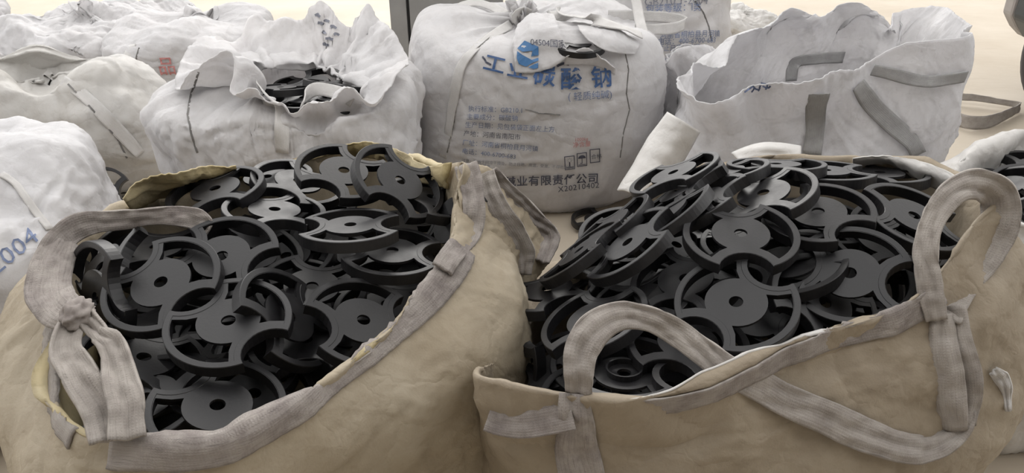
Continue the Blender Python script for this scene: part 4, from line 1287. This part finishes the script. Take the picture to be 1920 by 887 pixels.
def fill(poly, heap, layers, spacing, label, group, placed, seed, inset=0.125, tilt=14, dz0=-0.04, dzl=-0.05, visible=None, stuff_layers=0, name_stuff=None):
    rs = np.random.default_rng(seed)
    P = np.array([p[:2] for p in poly])
    lo, hi = P.min(0), P.max(0)
    mats = []
    for k in range(layers + stuff_layers):
        yy = lo[1] + rs.uniform(0, spacing); row = 0
        while yy < hi[1]:
            xx = lo[0] + (row % 2) * spacing / 2 + rs.uniform(0, spacing * 0.5)
            while xx < hi[0]:
                x, y = xx + rs.normal(0, 0.02), yy + rs.normal(0, 0.02)
                xx += spacing
                if not inside(poly, x, y) or edge_dist(poly, x, y) < inset: continue
                if k == 0 and any(math.hypot(x - q[0], y - q[1]) < 0.10 for q in placed): continue
                m = random_pose((x, y, heap(x, y) + dz0 + dzl * k + rs.normal(0, 0.008)), tilt, rs)
                if k < layers: disc(m, label, group)
                else: mats.append(m)
            yy += spacing * 0.87; row += 1
    return mats
fill(rim_l, heap_l, 3, 0.17, 'black plastic disc buried among the others in the front left bag', 'black discs in the front left bag', PLACED['l'], 3, inset=0.105, dz0=-0.075, tilt=12)
fill(rim_r, heap_r, 3, 0.165, 'black plastic disc buried among the others in the front right bag', 'black discs in the front right bag', PLACED['r'], 4, inset=0.095, dz0=-0.07, tilt=12)
fill(rim_i, lambda x, y: 0.75 - 0.1 * ((x - ci[0]) ** 2 + (y - ci[1]) ** 2), 2, 0.16, 'black plastic disc heaped in the bag at the right edge', 'black discs in the bag at the right edge', [], 5, tilt=18, dz0=0.0, inset=0.07)
cd = np.random.default_rng(12)
for k, (x, y, z, lab) in enumerate(((-0.87, 2.71, 0.735, 'left disc showing in the mouth of the open white bag'), (-0.67, 2.74, 0.74, 'right disc showing in the mouth of the open white bag'), (-0.77, 2.81, 0.715, 'rear disc showing in the mouth of the open white bag'),
                                    (-0.77, 2.64, 0.72, 'front disc under the strap loop of the open white bag'), (-0.64, 2.64, 0.70, 'disc low at the right of the open white bag mouth'))):
    disc(random_pose((x, y, z), 12, cd), 'black ' + lab, 'black discs in the open white bag')
for k in range(9):
    a = k * 2.4; r_ = 0.11 * math.sqrt(k)
    disc(random_pose((-0.80 + r_ * math.cos(a), 2.80 + 0.75 * r_ * math.sin(a), 0.655 - 0.01 * (k % 3)), 6, cd), 'black plastic disc deeper down in the open white bag', 'black discs in the open white bag')
_l, _n, _i, _d = mid.bvh.ray_cast(Vector(CAM), Vector(ray(1084, 74)).normalized())
_n = np.array(_n) * (1 if _n.z > 0 else -1)
disc(frame(np.array(_l) - _n * 0.006, _n, np.array((1.0, 0.3, 0))), 'black disc put in as the dark gap in the torn top of the printed bag', 'black disc in the printed bag')  # added disc, stands for the dark inside the torn gap
# discs dropped on the floor between the bags
def floor_disc(p, n, e, label):
    disc(frame(np.array(p), np.array(n, float), np.array(e, float)), label, 'black discs dropped between the bags')
floor_disc(Y(192, 362, 2.93), (0.15, -0.75, 0.55), (1, 0.2, 0), 'black disc leaning against the cream bag at the left')
floor_disc(Z(235, 352, 0.04), (0.02, 0.05, 1), (1, 0.3, 0), 'black disc flat on the floor beside the leaning one')
floor_disc(Z(150, 400, 0.04), (0.0, 0.02, 1), (0.3, 1, 0), 'black disc flat on the floor below the leaning one')
floor_disc(Z(1120, 410, 0.04), (0.02, 0.04, 1), (0.5, 1, 0), 'black disc on the floor in front of the printed bag')
print('DISCS', N_DISC[0])
